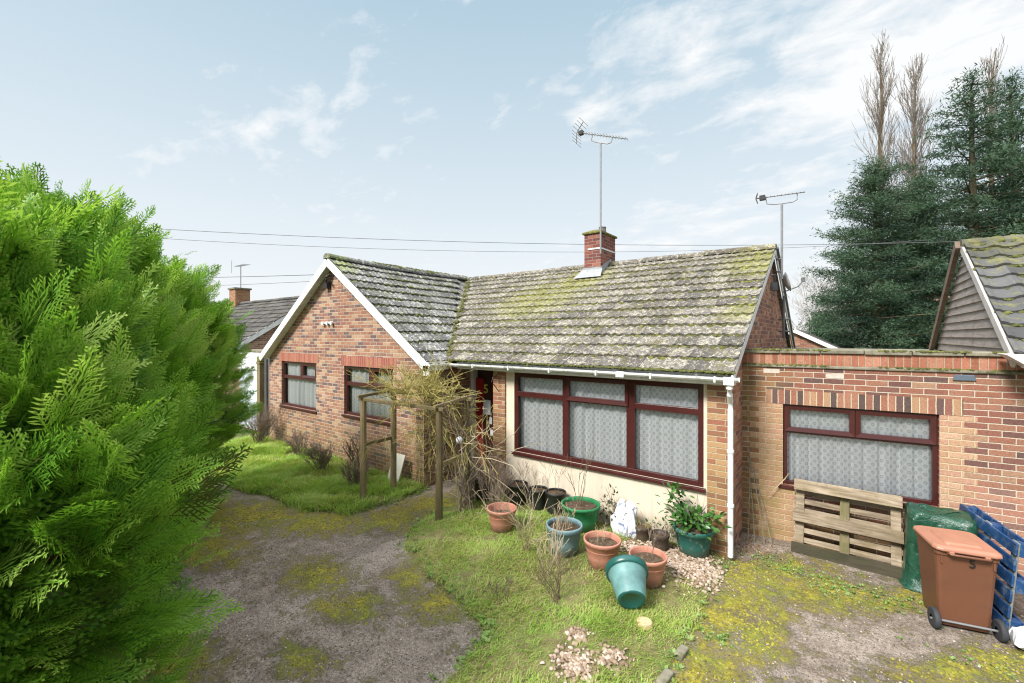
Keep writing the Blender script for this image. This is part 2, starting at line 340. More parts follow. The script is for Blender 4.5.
# roof tiles: concrete weathered with pale lichen and moss
def roofmat(name, base, lich=(.36,.36,.29), lamt=.85, moss=(.10,.105,.03), mamt=.8, patches=(), green=(.20,.24,.05), lthr=.47):
    m, t, p, o = newmat(name); oc = ocoord(t); tf = tint_fac(t)
    c = ramp(t, tf, [(.0, tuple(x*.7 for x in base)), (1., tuple(x*1.35 for x in base))])
    a = noise(t, oc, 15, 8, .75, .3); b = noise(t, oc, 2.2, 5, .6); d = noise(t, oc, 48, 5, .75)
    lf = math_(t, 'ADD', math_(t, 'MULTIPLY', a, .55), math_(t, 'ADD', math_(t, 'MULTIPLY', d, .35), math_(t, 'MULTIPLY', tf, .03)))
    c = mix(t, maprange(t, lf, lthr, lthr + .055, 0, lamt), c, mix(t, d, tuple(x*.7 for x in lich), tuple(x*1.3 for x in lich)))
    mf = math_(t, 'ADD', math_(t, 'MULTIPLY', noise(t, oc, 6.3, 7, .7), .65), math_(t, 'MULTIPLY', b, .35))
    c = mix(t, maprange(t, mf, .52, .62, 0, mamt), c, mix(t, d, moss, tuple(x*1.7 for x in moss)))
    for (px, py, pz, rr, amt) in patches:
        vm = t.nodes.new('ShaderNodeVectorMath'); vm.operation = 'DISTANCE'; t.links.new(oc, vm.inputs[0]); vm.inputs[1].default_value = (px, py, pz)
        f = maprange(t, vm.outputs['Value'], rr*.25, rr, 1, 0, True)
        f = math_(t, 'MULTIPLY', f, maprange(t, noise(t, oc, 8, 7, .7), .36, .58, 0, amt))
        c = mix(t, f, c, mix(t, d, tuple(x*.75 for x in green), tuple(x*1.4 for x in green)))
    setc(t, p.inputs['Base Color'], c); p.inputs['Roughness'].default_value = .92; p.inputs['Specular IOR Level'].default_value = .2
    bump(t, p, math_(t, 'ADD', a, d), .9, .012); return m
HB = Vector((-1.2, 6.26, 0))        # base of the bungalow (front right corner)
M['tile_main'] = roofmat('mossy concrete tiles', (.125,.115,.105), (.46,.42,.33), .92, (.105,.09,.032), .8, patches=[(-5.6+1.2, 8.4-6.26, 3.75, 1.5, .62), (-4.9+1.2, 9.4-6.26, 4.3, .9, .8), (-1.15+1.2, 9.5-6.26, 4.35, 1.1, .75), (-1.2+1.2, 7.6-6.26, 3.3, .5, .6)], green=(.25,.245,.065))
M['tile_wing'] = roofmat('lichen covered tiles', (.115,.112,.112), (.46,.46,.41), .9, mamt=.45, patches=[(-9.2+1.2, 5.6-6.26, 4.5, .6, .8)])
M['tile_near'] = roofmat('grey tiles with yellow moss', (.10,.10,.10), (.25,.25,.22), .35, (.20,.19,.035), .55, patches=[(1.2, 2.6, 4.4, 1.6, .7)], green=(.20,.19,.04), lthr=.52)
M['tile_far'] = roofmat('distant tiles', (.085,.08,.078), (.20,.19,.16), .3, (.10,.09,.03), .4)
M['tile_brown'] = roofmat('brown distant tiles', (.20,.14,.095), (.26,.22,.17), .3, mamt=.1)
M['moss'] = leaf('roof moss', [(0, (.045,.05,.016)), (.5, (.10,.105,.026)), (1, (.25,.26,.05))], .9, 0, 8)
M['bark'] = wood('bark', (.10,.07,.05), (.19,.14,.10), .25, (14,14,3), .9)
M['bark_pale'] = simple('pale grey brown bark', (.25,.20,.165), .9, .25, 3, 0)
M['twig_grey'] = simple('grey brown dead twig', (.20,.15,.115), .85, .35, 7, 0)
M['twig_yellow'] = leaf('yellow green twig', [(0, (.20,.15,.05)), (.5, (.34,.29,.09)), (1, (.42,.38,.16))], .7, 0)
M['twig_pale'] = simple('straw pale stem', (.42,.34,.22), .8, .3, 5, 0)
M['post'] = wood('weathered post', (.17,.125,.07), (.30,.235,.14), .55, (26,26,3))
M['pallet'] = wood('pale pallet wood', (.14,.11,.078), (.43,.36,.275), .45, (2.2,26,26), .85, (.17,.13,.06))
M['pallet_dark'] = wood('damp pallet wood', (.045,.038,.028), (.095,.082,.055), .35, (3,30,30), .75, (.06,.075,.02))
M['blue_wood'] = simple('blue painted pallet wood', (.012,.055,.16), .5, .3, 6, .2, .4, dirt=(.22,.27,.33), dirt_amt=.55, dirt_scale=8)
M['blue_worn'] = wood('worn grey blue wood', (.12,.15,.16), (.24,.25,.24), .3, (30,3,30))
# ================================================================== large structure: ground
def grid_sheet(name, x0, x1, y0, y1, step, zf, af=None):
    nx = int((x1-x0)/step)+1; ny = int((y1-y0)/step)+1
    X, Y = np.meshgrid(np.linspace(x0, x1, nx), np.linspace(y0, y1, ny)); x = X.ravel(); y = Y.ravel()
    V = np.stack([x, y, zf(x, y)], 1); i = np.arange(nx*ny).reshape(ny, nx)
    F = np.stack([i[:-1,:-1], i[:-1,1:], i[1:,1:], i[1:,:-1]], -1).reshape(-1, 4)
    return V, F, (af(x, y) if af else None)
def vnoise(x, y, s, seed=0):
    x = x*s + seed*17.3; y = y*s - seed*9.1; r = 0
    for k, (a, b, ph) in enumerate(((1.,.37,.1),(-.53,1.13,1.7),(.91,-1.07,2.9),(1.71,.83,4.2),(-1.37,1.93,.6),(2.43,-1.61,3.3))):
        r = r + np.sin(a*x + b*y + ph + seed)*(1/(1+.35*k))
    return r/3.6
PATCH = [(-7.68,3.13,0.78,0.58,0.56,-0.23),(-6.52,3.67,0.62,0.47,0.33,-0.19),(-5.71,4.38,0.44,0.33,0.29,-0.23),(-7.03,2.23,0.44,0.33,0.46,-0.15),(-5.1,2.84,0.24,0.18,0.28,-0.16),(-4.25,2.73,0.26,0.19,0.18,-0.12),(-3.48,3.32,0.21,0.16,0.17,-0.17),(-4.2,3.52,0.14,0.11,0.2,-0.17),(-4.8,1.28,0.3,0.2,0.3,-0.1),(-1.0,4.82,0.26,0.14,0.1,-0.53),(-1.0,4.04,0.26,0.13,0.06,-0.43),(-0.82,5.43,0.35,0.27,0.06,-0.38),(-0.68,6.32,0.4,0.3,0.03,-0.31),(0.05,6.14,0.44,0.33,0,-0.31),(-0.64,4.78,0.2,0.15,0.04,-0.35),(0.8,5.36,0.4,0.3,-0.03,-0.22),(1.12,5.66,0.3,0.2,-0.04,-0.3),(-3.89,2.0,0.18,0.13,0.14,-0.07),(-7.79,2.81,0.31,0.24,0.59,-0.21),(-0.41,6.11,0.46,0.35,0.02,-0.33),(0.49,6.42,0.36,0.2,-0.02,-0.23),(-2.46,3.0,0.15,0.1,0.1,-0.11),(-5.6,5.2,.4,.5,.3,-.3),(-.9,5.9,.3,.2,.1,-.4)]
def mossdens(x, y):
    d = np.zeros_like(x)
    for (cx_, cy_, ax, ay, bx, by) in PATCH:
        det = ax*by - ay*bx; dx = x-cx_; dy = y-cy_
        a = (dx*by - dy*bx)/det; b = (ax*dy - ay*dx)/det
        d = np.maximum(d, .70*np.exp(-(a*a + b*b)*.38))
    return d
m, t, p, o = newmat('worn tarmac with moss'); oc = ocoord(t)
big = noise(t, oc, .9, 6, .6, .3); mid = noise(t, oc, 5, 7, .65); fin = noise(t, oc, 95, 6, .85); sp = noise(t, oc, 70, 2, .5)
c = ramp(t, mid, [(.28, (.125,.102,.084)), (.5, (.20,.168,.142)), (.72, (.285,.243,.21))])
c = mix(t, maprange(t, big, .50, .64, 0, .75), c, (.30,.26,.23)); c = mix(t, maprange(t, noise(t, oc, 1.6, 6, .6), .54, .64, 0, .5), c, (.10,.086,.074))
c = mix(t, 1., c, ramp(t, fin, [(.32, (.45,.45,.45)), (.68, (1.6,1.58,1.55))]), 'MULTIPLY')
g2 = noise(t, oc, 34, 6, .8); c = mix(t, 1., c, ramp(t, g2, [(.33, (.45,.43,.41)), (.67, (1.6,1.58,1.55))]), 'MULTIPLY')
c = mix(t, maprange(t, sp, .66, .70, 0, .6), c, (.48,.45,.41)); c = mix(t, maprange(t, noise(t, oc, 52, 2), .68, .71, 0, .7), c, (.05,.042,.035))
md = math_(t, 'ADD', math_(t, 'MULTIPLY', tint_fac(t), 1.0), math_(t, 'MULTIPLY', math_(t, 'SUBTRACT', noise(t, oc, 4.6, 12, .84), .455), 3.4))
mk = maprange(t, md, .38, .85, 0, .95)
mcol = ramp(t, noise(t, oc, 26, 6, .75), [(.25, (.10,.085,.016)), (.5, (.27,.235,.028)), (.75, (.46,.41,.045))])
mcol = mix(t, maprange(t, noise(t, oc, 2.1, 3), .45, .6, 0, .55), mcol, (.15,.20,.03))
c = mix(t, mk, c, mcol); setc(t, p.inputs['Base Color'], c); p.inputs['Roughness'].default_value = .9; p.inputs['Specular IOR Level'].default_value = .2
bump(t, p, math_(t, 'ADD', math_(t, 'MULTIPLY', fin, .35), math_(t, 'ADD', math_(t, 'MULTIPLY', mid, .6), math_(t, 'MULTIPLY', mk, math_(t, 'ADD', .4, noise(t, oc, 60, 4))))), .8, .018)
M['drive'] = m
M['earth'] = simple('earth under grass', (.15,.13,.06), .95, .4, 9, .6, .1, dirt=(.13,.19,.04), dirt_amt=.7, dirt_scale=4)
M['field'] = simple('rough grass ground', (.085,.105,.035), .95, .35, .6, .5, .1, dirt=(.14,.12,.06), dirt_amt=.6, dirt_scale=.4, fine=9)
mb = MB(); mb.quad((-900,-900,-.02),(900,-900,-.02),(900,900,-.02),(-900,900,-.02)); g = obj('ground', mb, M['field']); tag(g, kind='structure')
zf = lambda x, y: .004 + .008*vnoise(x, y, 1.3, 1) + .014*np.clip(mossdens(x, y)-.35, 0, 1)*(1+.5*np.sin(x*31)*np.sin(y*37))
V, F, A = grid_sheet('d', -11, 2.2, -2.0, 7.6, .05, zf, mossdens); tag(bulk('driveway', V, F, M['drive'], tint=A, smooth=True), kind='structure')
LAWN = [(-5.2,5.95),(-5.35,5.2),(-5.155,4.349),(-4.794,3.922),(-3.928,3.587),(-3.104,3.388),(-2.75,3.25),(-2.7,2.96),(-2.6,2.4),(-1.9,2.2),(-1.25,3.0),(-1.22,3.68),(-1.2,4.373),(-1.18,5.398),(-1.16,6.1),(-1.25,6.24),(-4.9,6.24)]
BED = [(-6.35,5.68),(-6.25,5.0),(-6.4,4.15),(-7.15,3.72),(-8.45,3.66),(-9.2,3.45),(-10.0,3.5),(-13.2,3.6),(-13.2,5.68)]
def inpoly(x, y, P):
    r = np.zeros(x.shape, bool); n = len(P)
    for i in range(n):
        x1, y1 = P[i]; x2, y2 = P[(i+1) % n]
        c_ = ((y1 > y) != (y2 > y)); 
        with np.errstate(divide='ignore', invalid='ignore'): r ^= c_ & (x < (x2-x1)*(y-y1)/(y2-y1+1e-12)+x1)
    return r
def polydist(x, y, P):
    d = np.full(x.shape, 9e9); n = len(P)
    for i in range(n):
        a = np.array(P[i]); b = np.array(P[(i+1) % n]); ab = b-a; L = (ab**2).sum()
        tt = np.clip(((x-a[0])*ab[0]+(y-a[1])*ab[1])/L, 0, 1); d = np.minimum(d, np.hypot(x-a[0]-tt*ab[0], y-a[1]-tt*ab[1]))
    return d
def soil_sheet(name, P, mat):
    x0 = min(p[0] for p in P)-.1; x1 = max(p[0] for p in P)+.1; y0 = min(p[1] for p in P)-.1; y1 = max(p[1] for p in P)+.1
    f = lambda x, y: np.where(inpoly(x, y, P), .028 + .045*np.clip(polydist(x, y, P)/.35, 0, 1) + .012*vnoise(x, y, 5, 2), -.015)
    V, F, A = grid_sheet(name, x0, x1, y0, y1, .06, f); keep = (V[F][:, :, 2] > 0).any(1); tag(bulk(name, V, F[keep], mat, smooth=True), kind='structure')
soil_sheet('lawn', LAWN, M['earth']); soil_sheet('garden_bed', BED, M['earth'])
def gz(x, y):
    x = np.asarray(x, float); y = np.asarray(y, float); z = np.zeros_like(x)+.006
    for P in (LAWN, BED): z = np.where(inpoly(x, y, P), .028 + .045*np.clip(polydist(x, y, P)/.35, 0, 1) + .012*vnoise(x, y, 5, 2), z)
    return z
# ================================================================== building helpers
def wall_holes(mb, Mx, x0, x1, z0, z1, holes, reveal=.1):
    """wall sheet in local x,z (y=0 front, y into the wall) with rectangular openings and their reveals"""
    mb.M = Mx
    xs = sorted({x0, x1, *[h[0] for h in holes], *[h[1] for h in holes]}); zs = sorted({z0, z1, *[h[2] for h in holes], *[h[3] for h in holes]})
    for a, b in zip(xs, xs[1:]):
        for c_, d in zip(zs, zs[1:]):
            if any(h[0] <= a and b <= h[1] and h[2] <= c_ and d <= h[3] for h in holes): continue
            mb.quad((a,0,c_),(b,0,c_),(b,0,d),(a,0,d))
    for (a, b, c_, d) in holes:
        mb.quad((a,0,c_),(a,0,d),(a,reveal,d),(a,reveal,c_)); mb.quad((b,0,d),(b,0,c_),(b,reveal,c_),(b,reveal,d))
        mb.quad((a,0,d),(b,0,d),(b,reveal,d),(a,reveal,d)); mb.quad((b,0,c_),(a,0,c_),(a,reveal,c_),(b,reveal,c_))
    mb.M = None
def window(parent, Mx, x0, x1, z0, z1, bars, openers, yf=.03, fw=.055, sill=None, lab=None):
    """outer frame x0..x1, z0..z1; bars = extra members; openers = opening lights (own proud frame) ; panes fill behind"""
    f = MB(); f.M = Mx
    f.box(x0, x0+fw, yf, yf+.06, z0, z1); f.box(x1-fw, x1, yf, yf+.06, z0, z1)
    f.box(x0+fw, x1-fw, yf, yf+.06, z0, z0+fw); f.box(x0+fw, x1-fw, yf, yf+.06, z1-fw, z1)
    for (a, b, c_, d) in bars: f.box(a, b, yf+.002, yf+.058, c_, d)
    wf = obj('window', f, M['upvc'], parent, True, bevel=.006)
    if lab: wf['label'] = lab
    k = .055
    for (a, b, c_, d) in openers:
        q = MB(); q.M = Mx; y0 = yf-.022; y1 = yf+.04
        # mitred casement
        A = [(a,c_),(b,c_),(b,d),(a,d)]; B = [(a+k,c_+k),(b-k,c_+k),(b-k,d-k),(a+k,d-k)]
        for i in range(4):
            j = (i+1) % 4
            q.quad((*A[i][:1],y0,A[i][1]),(A[j][0],y0,A[j][1]),(B[j][0],y0+.012,B[j][1]),(B[i][0],y0+.012,B[i][1]))
            q.quad((B[i][0],y0+.012,B[i][1]),(B[j][0],y0+.012,B[j][1]),(B[j][0],y1,B[j][1]),(B[i][0],y1,B[i][1]))
            q.quad((A[j][0],y0,A[j][1]),(A[i][0],y0,A[i][1]),(A[i][0],y1,A[i][1]),(A[j][0],y1,A[j][1]))
        obj('casement', q, M['upvc'], wf, True)
    g = MB(); g.M = Mx; g.quad((x0+.02,yf+.034,z0+.02),(x1-.02,yf+.034,z0+.02),(x1-.02,yf+.034,z1-.02),(x0+.02,yf+.034,z1-.02))
    obj('pane', g, M['glass'], wf, True)
    if sill:
        s = MB(); s.M = Mx; s.box(x0-sill[0], x1+sill[0], -sill[1], .08, z0-.05, z0-.002); obj('sill', s, M['upvc'], wf, True, bevel=.006)
    return wf
def curtain(Mx, x0, x1, z0, z1, mat, label, y=.135, folds=9, amp=.042, seed=1, full=1.25):
    rng = np.random.default_rng(seed); n = int((x1-x0)/.018); xs = np.linspace(x0, x1, n); nz = 8
    ph = np.cumsum(np.abs(rng.normal(1, .35, n)))*folds*2*math.pi/n
    base = amp*np.sign(np.sin(ph))*np.abs(np.sin(ph))**.7*(.35+.65*np.sin(xs*3.1+seed)**2) + amp*.35*np.sin(ph*2.3+1)
    vs = []; uvs = []; L = np.concatenate([[0], np.cumsum(np.hypot(np.diff(xs), np.diff(base)))])
    for k in range(nz):
        s = k/(nz-1); z = z1 - (z1-z0)*s
        for i in range(n): vs.append(Mx @ Vector((xs[i], y + base[i]*(.45+.55*s), z))); uvs.append((L[i]*full/1.25, z))
    fs = [(k*n+i, k*n+i+1, (k+1)*n+i+1, (k+1)*n+i) for k in range(nz-1) for i in range(n-1)]
    org = Mx @ Vector(((x0+x1)/2, y, z0))
    me = bpy.data.meshes.new('net_curtain'); me.from_pydata([v-org for v in vs], [], fs); me.update()
    l = me.uv_layers.new(name='UVMap')
    for lp in me.loops: l.data[lp.index].uv = uvs[lp.vertex_index]
    me.polygons.foreach_set('use_smooth', [True]*len(me.polygons))
    o = link('net_curtain', me, mat); o.location = org; return tag(o, label, 'net curtain')
def tiles(mb, O, A, S, Nn, ncol, nrow, tw, gauge, rng, roll=.016, period=.15, lip=.031, seg=8, skip=None, sag=None):
    O, A, S, Nn = map(Vector, (O, A, S, Nn))
    for i in range(nrow):
        for j in range(ncol):
            ju, jh, ja = rng.uniform(-.008,.008), rng.uniform(-.004,.006), rng.uniform(-.003,.003)
            t0 = i*gauge - .02 + ju; t1 = (i+1)*gauge + .03; a0 = j*tw; off = (i % 2)*.0
            cpt = O + A*(a0+tw/2) + S*(t0+gauge/2)
            if skip and skip(cpt): continue
            vs = []
            for k in range(seg+1):
                x = a0 + tw*k/seg + ja + off; ph = math.cos(2*math.pi*(k*tw/seg)/period); pr = roll*max(0, ph)**1.0 - roll*.35*max(0, -ph)
                sg = sag(a0, t0) if sag else 0
                vs += [O + A*x + S*t0 + Nn*(.012+pr+jh+sg), O + A*x + S*t0 + Nn*(.012+lip+pr+jh+sg), O + A*x + S*t1 + Nn*(.004+pr*.9+jh*.3+sg)]
            fs = []
            for k in range(seg):
                b = k*3; fs += [(b, b+3, b+4, b+1), (b+1, b+4, b+5, b+2)]
            fs += [(0, 1, 2), (seg*3, seg*3+2, seg*3+1)]
            mb.tint = rng.random(); mb.add(vs, fs)
def lumps(P, Nn, S, rng, tint, flat=.55):
    """small moss cushions: P (n,3) points, Nn (3,) or (n,3) normals, S sizes"""
    n = len(P); P = np.asarray(P); Nn = np.broadcast_to(np.asarray(Nn, float), (n, 3)); up = np.array([.3,.4,.86]); 
    x = np.cross(Nn, up+.01); x /= np.linalg.norm(x, axis=1)[:, None]+1e-9; y = np.cross(Nn, x)
    k = 6; ang = np.linspace(0, 2*math.pi, k, endpoint=False)
    vs = []
    for rr, hh in ((1., -.15), (.78, .45)):
        jit = rng.uniform(.7, 1.3, (n, k))
        for a in range(k): vs.append(P + (S*rr*jit[:, a]*math.cos(ang[a]))[:, None]*x + (S*rr*jit[:, a]*math.sin(ang[a]))[:, None]*y + (S*hh*flat*rng.uniform(.7,1.3,n))[:, None]*Nn)
    vs.append(P + (S*flat*.9)[:, None]*Nn); V = np.stack(vs, 1).reshape(-1, 3); m_ = 2*k+1
    f = []
    for a in range(k): b = (a+1) % k; f += [(a, b, k+b), (a, k+b, k+a), (k+a, k+b, 2*k)]
    F = (np.array(f)[None] + (np.arange(n)*m_)[:, None, None]).reshape(-1, 3)
    return V, F, np.repeat(tint, m_)
def edge_moss(O, A, S, Nn, length, nrow, gauge, n, rng, dens=None, smin=.012, smax=.04):
    O, A, S, Nn = [np.array(q, float) for q in (O, A, S, Nn)]
    r = rng.integers(0, nrow, n); a = rng.uniform(0, length, n); P = O + np.outer(a, A) + np.outer(r*gauge-.03+rng.normal(0,.012,n), S) + Nn*.016
    if dens is not None: keep = rng.random(n) < dens(P); P = P[keep]
    m_ = len(P); S_ = rng.uniform(smin, smax, m_)*rng.uniform(.6, 1.2, m_); t = np.clip(rng.normal(.35, .2, m_), 0, 1)
    return P, S_, t
def ridge(mb, p0, p1, r, rng, seglen=.45, ang=0):
    p0, p1 = Vector(p0), Vector(p1); d = p1-p0; n = max(1, round(d.length/seglen)); dd = d.normalized(); sd = dd.cross(Vector((0,0,1))).normalized(); up = sd.cross(dd)
    for i in range(n):
        a = p0 + d*(i/n); b = p0 + d*((i+1.06)/n if i < n-1 else 1); mb.tint = rng.random(); h = rng.uniform(-.008,.008); vs = []
        for q, s in ((a, 1.06), (b, .96)):
            for k in range(9):
                th = math.pi*(-.06 + 1.12*k/8); vs.append(q + sd*math.cos(th)*r*s*1.15 + up*(math.sin(th)*r*s*.8 + h))
        mb.add(vs, [(k, k+1, 9+k+1, 9+k) for k in range(8)] + [tuple(range(9)), tuple(range(17, 8, -1))])
def text_mesh(txt, size, depth):
    cu = bpy.data.curves.new('t', 'FONT'); cu.body = txt; cu.size = size; cu.extrude = depth; cu.align_x = 'CENTER'; cu.align_y = 'CENTER'; cu.offset = size*.012
    o = bpy.data.objects.new('t', cu); C.objects.link(o); dg = bpy.context.evaluated_depsgraph_get(); me = bpy.data.meshes.new_from_object(o.evaluated_get(dg))
    bpy.data.objects.remove(o); me.materials.clear(); return me
I4 = Matrix.Identity(4)
# ================================================================== the bungalow
rng = np.random.default_rng(11); rnd = random.Random(5)
house = thing('bungalow', 'long red brick bungalow with mossy tiled roof, front gable and big three pane window', 'bungalow', HB)
VF, VW, ZE = 6.26, 5.69, 2.43
# --- wing front wall with two window openings and gable
W1 = (-12.03,-10.29,1.06,2.235); W2 = (-9.08,-7.33,1.125,2.225)
mbw = MB(); Mw = Matrix.Translation((0, VW, 0)); WL, WR, WA, WZ = -12.72, -6.40, -9.46, 4.60
wall_holes(mbw, Mw, WL, WR, -.05, 2.36, [W1, W2], .1)
mbw.M = Mw; mbw.poly([(WL,0,2.36),(WR,0,2.36),(WA,0,WZ)]); mbw.M = None
mbw.quad((WR,VW,-.05),(WR,8.2,-.05),(WR,8.2,2.45),(WR,VW,2.45)); mbw.quad((WL,14.2,-.05),(WL,VW,-.05),(WL,VW,2.5),(WL,14.2,2.5))
obj('gable_wall', mbw, M['brick_wing'], house, True, uv=True)
# soldier courses
mbs = MB(); mbs.M = Mw
for (a, b, c_, d) in (W1, W2): mbs.box(a-.12, b+.12, -.003, .05, d+.002, d+.225)
obj('soldier_course', mbs, M['brick_soldier_red'], house, True, uv=True, swap=True)
# --- main front: piers, render panel, door recess, right end gable
for q in ((-5.16, -4.885, VF, VF+.9), (-1.46, -1.2, VF, VF+.24)):
    mbp = MB(); mbp.box(*q, -.05, 2.37); obj('brick_pier', mbp, M['brick_pier'], house, True, uv=True)
mbr = MB(); MWIN = (-4.70,-1.512,.85,2.25)
wall_holes(mbr, Matrix.Translation((0, VF+.035, 0)), -4.885, -1.46, .0, 2.37, [MWIN], .09); obj('render_panel', mbr, M['render'], house, True, uv=True)
mbg = MB(); RV, RZ = 10.20, 4.66
mbg.poly([(-1.2,VF+.24,-.05),(-1.2,14.14,-.05),(-1.2,14.14,2.42),(-1.2,RV,4.56),(-1.2,VF+.24,2.46)]); mbg.quad((-1.2,14.14,-.05),(-12.72,14.14,-.05),(-12.72,14.14,2.5),(-1.2,14.14,2.5))
obj('end_wall', mbg, M['brick_gable'], house, True, uv=True)
# recess: back wall, ceiling, step, door
mbd = MB(); mbd.box(-6.4, -5.0, 7.12, 7.3, -.05, 2.45); obj('recess_wall', mbd, M['timber_dark'], house, True)
mbd = MB(); mbd.box(-6.4, -4.9, 6.15, 7.1, 2.30, 2.36); obj('soffit', mbd, M['white'], house, True)
mbd = MB(); mbd.box(-6.38, -5.17, 6.55, 7.1, -.02, .16); obj('doorstep', mbd, M['concrete'], house, True, bevel=.015)
mbd = MB(); mbd.box(-6.29, -6.03, 7.05, 7.118, .16, 2.0); mbd.box(-6.26, -6.06, 7.04, 7.06, 1.1, 1.85); mbd.box(-6.26, -6.06, 7.04, 7.06, .3, .95)
M['red_door'] = simple('red gloss door paint', (.34,.018,.015), .3, .15, 5, 0, .5)
door = obj('door', mbd, M['red_door'], house, True, bevel=.008)
mbd = MB(); mbd.box(-6.385, -6.295, 6.98, 7.115, .12, 2.28); obj('door_frame', mbd, M['white'], door, True, bevel=.005)
mbd = MB(); mbd.box(-6.03, -5.17, 7.0, 7.115, .16, 2.28); side = obj('side_panel', mbd, M['timber_dark'], house, True, bevel=.006)
me = text_mesh('5', .26, .006); me.transform(Matrix.Translation(Vector((-5.955, 6.99, 1.79))) @ Matrix.Rotation(R(90), 4, 'X')); me.transform(Matrix.Translation(-HB))
M['brass'] = simple('yellow door number', (.72,.58,.12), .4, .1, 5, 0)
link('house_number', me, M['brass'], side)
M['paper'] = simple('white notice paper', (.72,.76,.80), .7, .06, 14, 0)
mbd = MB(); mbd.box(-6.02, -5.83, 6.985, 6.998, 1.27, 1.57); obj('notice', mbd, M['paper'], side, True)
for q in ((-5.86,-5.79,6.985,6.998,1.08,1.22),(-5.83,-5.76,6.98,6.993,.85,.97)): mbd = MB(); mbd.box(*q); obj('sticker', mbd, M['paper'], side, True)
# iron bracket on the pier
mbd = MB(); mbd.tube([(-5.03,VF-.01,2.2),(-5.03,VF-.16,2.16),(-5.03,VF-.2,2.08),(-5.03,VF-.13,2.02),(-5.03,VF-.01,1.9)], .008, 5); obj('bracket', mbd, M['black_plastic'], house, True)
# windows
I_f = Matrix.Translation((0, VF+.035, 0))
x0, x1, z0, z1 = MWIN
window(house, I_f, x0, x1, z0, z1, [(-3.715,-3.605,z0+.05,z1-.05),(-2.61,-2.48,z0+.05,z1-.05),(x0+.05,-3.715,1.83,1.92),(-3.605,-2.61,1.83,1.92),(-2.48,x1-.05,1.82,1.91)],
       [(-3.64,-2.575,1.85,2.225)], yf=.01, fw=.075, sill=(.03,.055))
window(house, Mw, *W1, [(W1[0]+.05,W1[1]-.05,1.78,1.87),(-11.12,-10.99,1.87,W1[3]-.05)], [(-11.0,-10.34,1.85,2.2)], yf=.04, fw=.06, sill=(.05,.04))
window(house, Mw, *W2, [(W2[0]+.05,W2[1]-.05,1.78,1.87),(-8.21,-8.03,1.87,W2[3]-.05)], [(-8.04,-7.38,1.85,2.19)], yf=.04, fw=.06, sill=(.05,.04))
curtain(I_f, x0+.02, x1-.02, z0+.03, z1-.02, M['lace'], 'wide white diamond lace net curtain inside the big three pane window', folds=15, seed=3)
curtain(Mw, W1[0]+.02, W1[1]-.02, W1[2]+.03, W1[3]-.02, M['lace_small'], 'white net curtain in the left window of the brick gable', folds=8, seed=5)
curtain(Mw, W2[0]+.02, W2[1]-.02, W2[2]+.03, W2[3]-.02, M['lace_small'], 'white net curtain in the gable window behind the timber arch', folds=8, seed=8)
lin = simple('pale room wall', (.70,.68,.64), .9, .1, 2, 0)  # pale wall behind the nets, colour lightened to bounce light onto them
for (Mx, q) in ((I_f, MWIN), (Mw, W1), (Mw, W2)):
    mb = MB(); mb.M = Mx; mb.quad((q[0]-.1,.5,q[2]-.1),(q[1]+.1,.5,q[2]-.1),(q[1]+.1,.5,q[3]+.1),(q[0]-.1,.5,q[3]+.1)); obj('room_lining', mb, lin, house, True)
# --- roof slopes
th = math.atan2(RZ-ZE, RV-6.05); Sm = (0, math.cos(th), math.sin(th)); Nm = (0, -math.sin(th), math.cos(th)); Lm = math.hypot(RZ-ZE, RV-6.05); gm = Lm/14
mbt = MB(); A0 = -9.85
def skipm(c): return c.x < -6.3 - (c.y-6.0)*.93
tiles(mbt, (A0, 6.05, ZE), (1,0,0), Sm, Nm, 29, 14, (-1.09-A0)/29, gm, rng, skip=skipm)
roof = obj('roof', mbt, M['tile_main'], house, True)
mb = MB(); mb.quad((-1.14,6.07,ZE-.02),(-1.14,RV,RZ-.03),(-9.6,RV,RZ-.03),(-6.3,6.07,ZE-.02)); mb.quad((-1.14,RV,RZ-.03),(-1.14,14.35,ZE),(-12.7,14.35,ZE),(-12.7,RV,RZ-.03))
obj('roof_underlay', mb, M['tile_main'], roof, True)
mb = MB(); ridge(mb, (-9.55, RV, RZ-.03), (-1.08, RV, RZ-.005), .125, rng); rt = obj('ridge_tiles', mb, M['tile_main'], roof, True, smooth=False)
# wing
ph = math.atan2(4.70-2.42, 3.29); Sw = (-math.cos(ph), 0, math.sin(ph)); Nw = (math.sin(ph), 0, math.cos(ph)); Lw = math.hypot(4.70-2.42, 3.29); gw = Lw/12
mbt = MB(); VG = 5.50
def skipw(c): return (c.y-6.1)*.93 > -6.0 - c.x and c.y > 6.5
tiles(mbt, (-6.15, VG, 2.41), (0,1,0), Sw, Nw, 17, 12, .29, gw, rng, skip=skipw, sag=lambda a, t: -.06*math.sin(min(1, a/4.8)*math.pi)*(t/Lw))
roofw = obj('roof', mbt, M['tile_wing'], house, True)
mb = MB(); mb.quad((-6.17,VG+.02,2.39),(-6.17,6.3,2.39),(-9.46,10.2,4.64),(-9.46,VG+.02,4.66)); mb.quad((-9.46,VG+.02,4.66),(-9.46,14.3,4.66),(-12.75,14.3,2.42),(-12.75,VG+.02,2.42)); obj('roof_underlay', mb, M['tile_wing'], roofw, True)
mb = MB(); pts = [(-9.46,VG-.02,4.70),(-9.46,6.8,4.645),(-9.46,8.4,4.63),(-9.46,RV+.1,4.66)]
for a, b in zip(pts, pts[1:]): ridge(mb, a, b, .12, rng)
obj('ridge_tiles', mb, M['tile_wing'], roofw, True)
# valley lined with moss
vp0 = np.array((-6.22, 6.15, 2.50)); vp1 = np.array((-9.36, RV, 4.68))
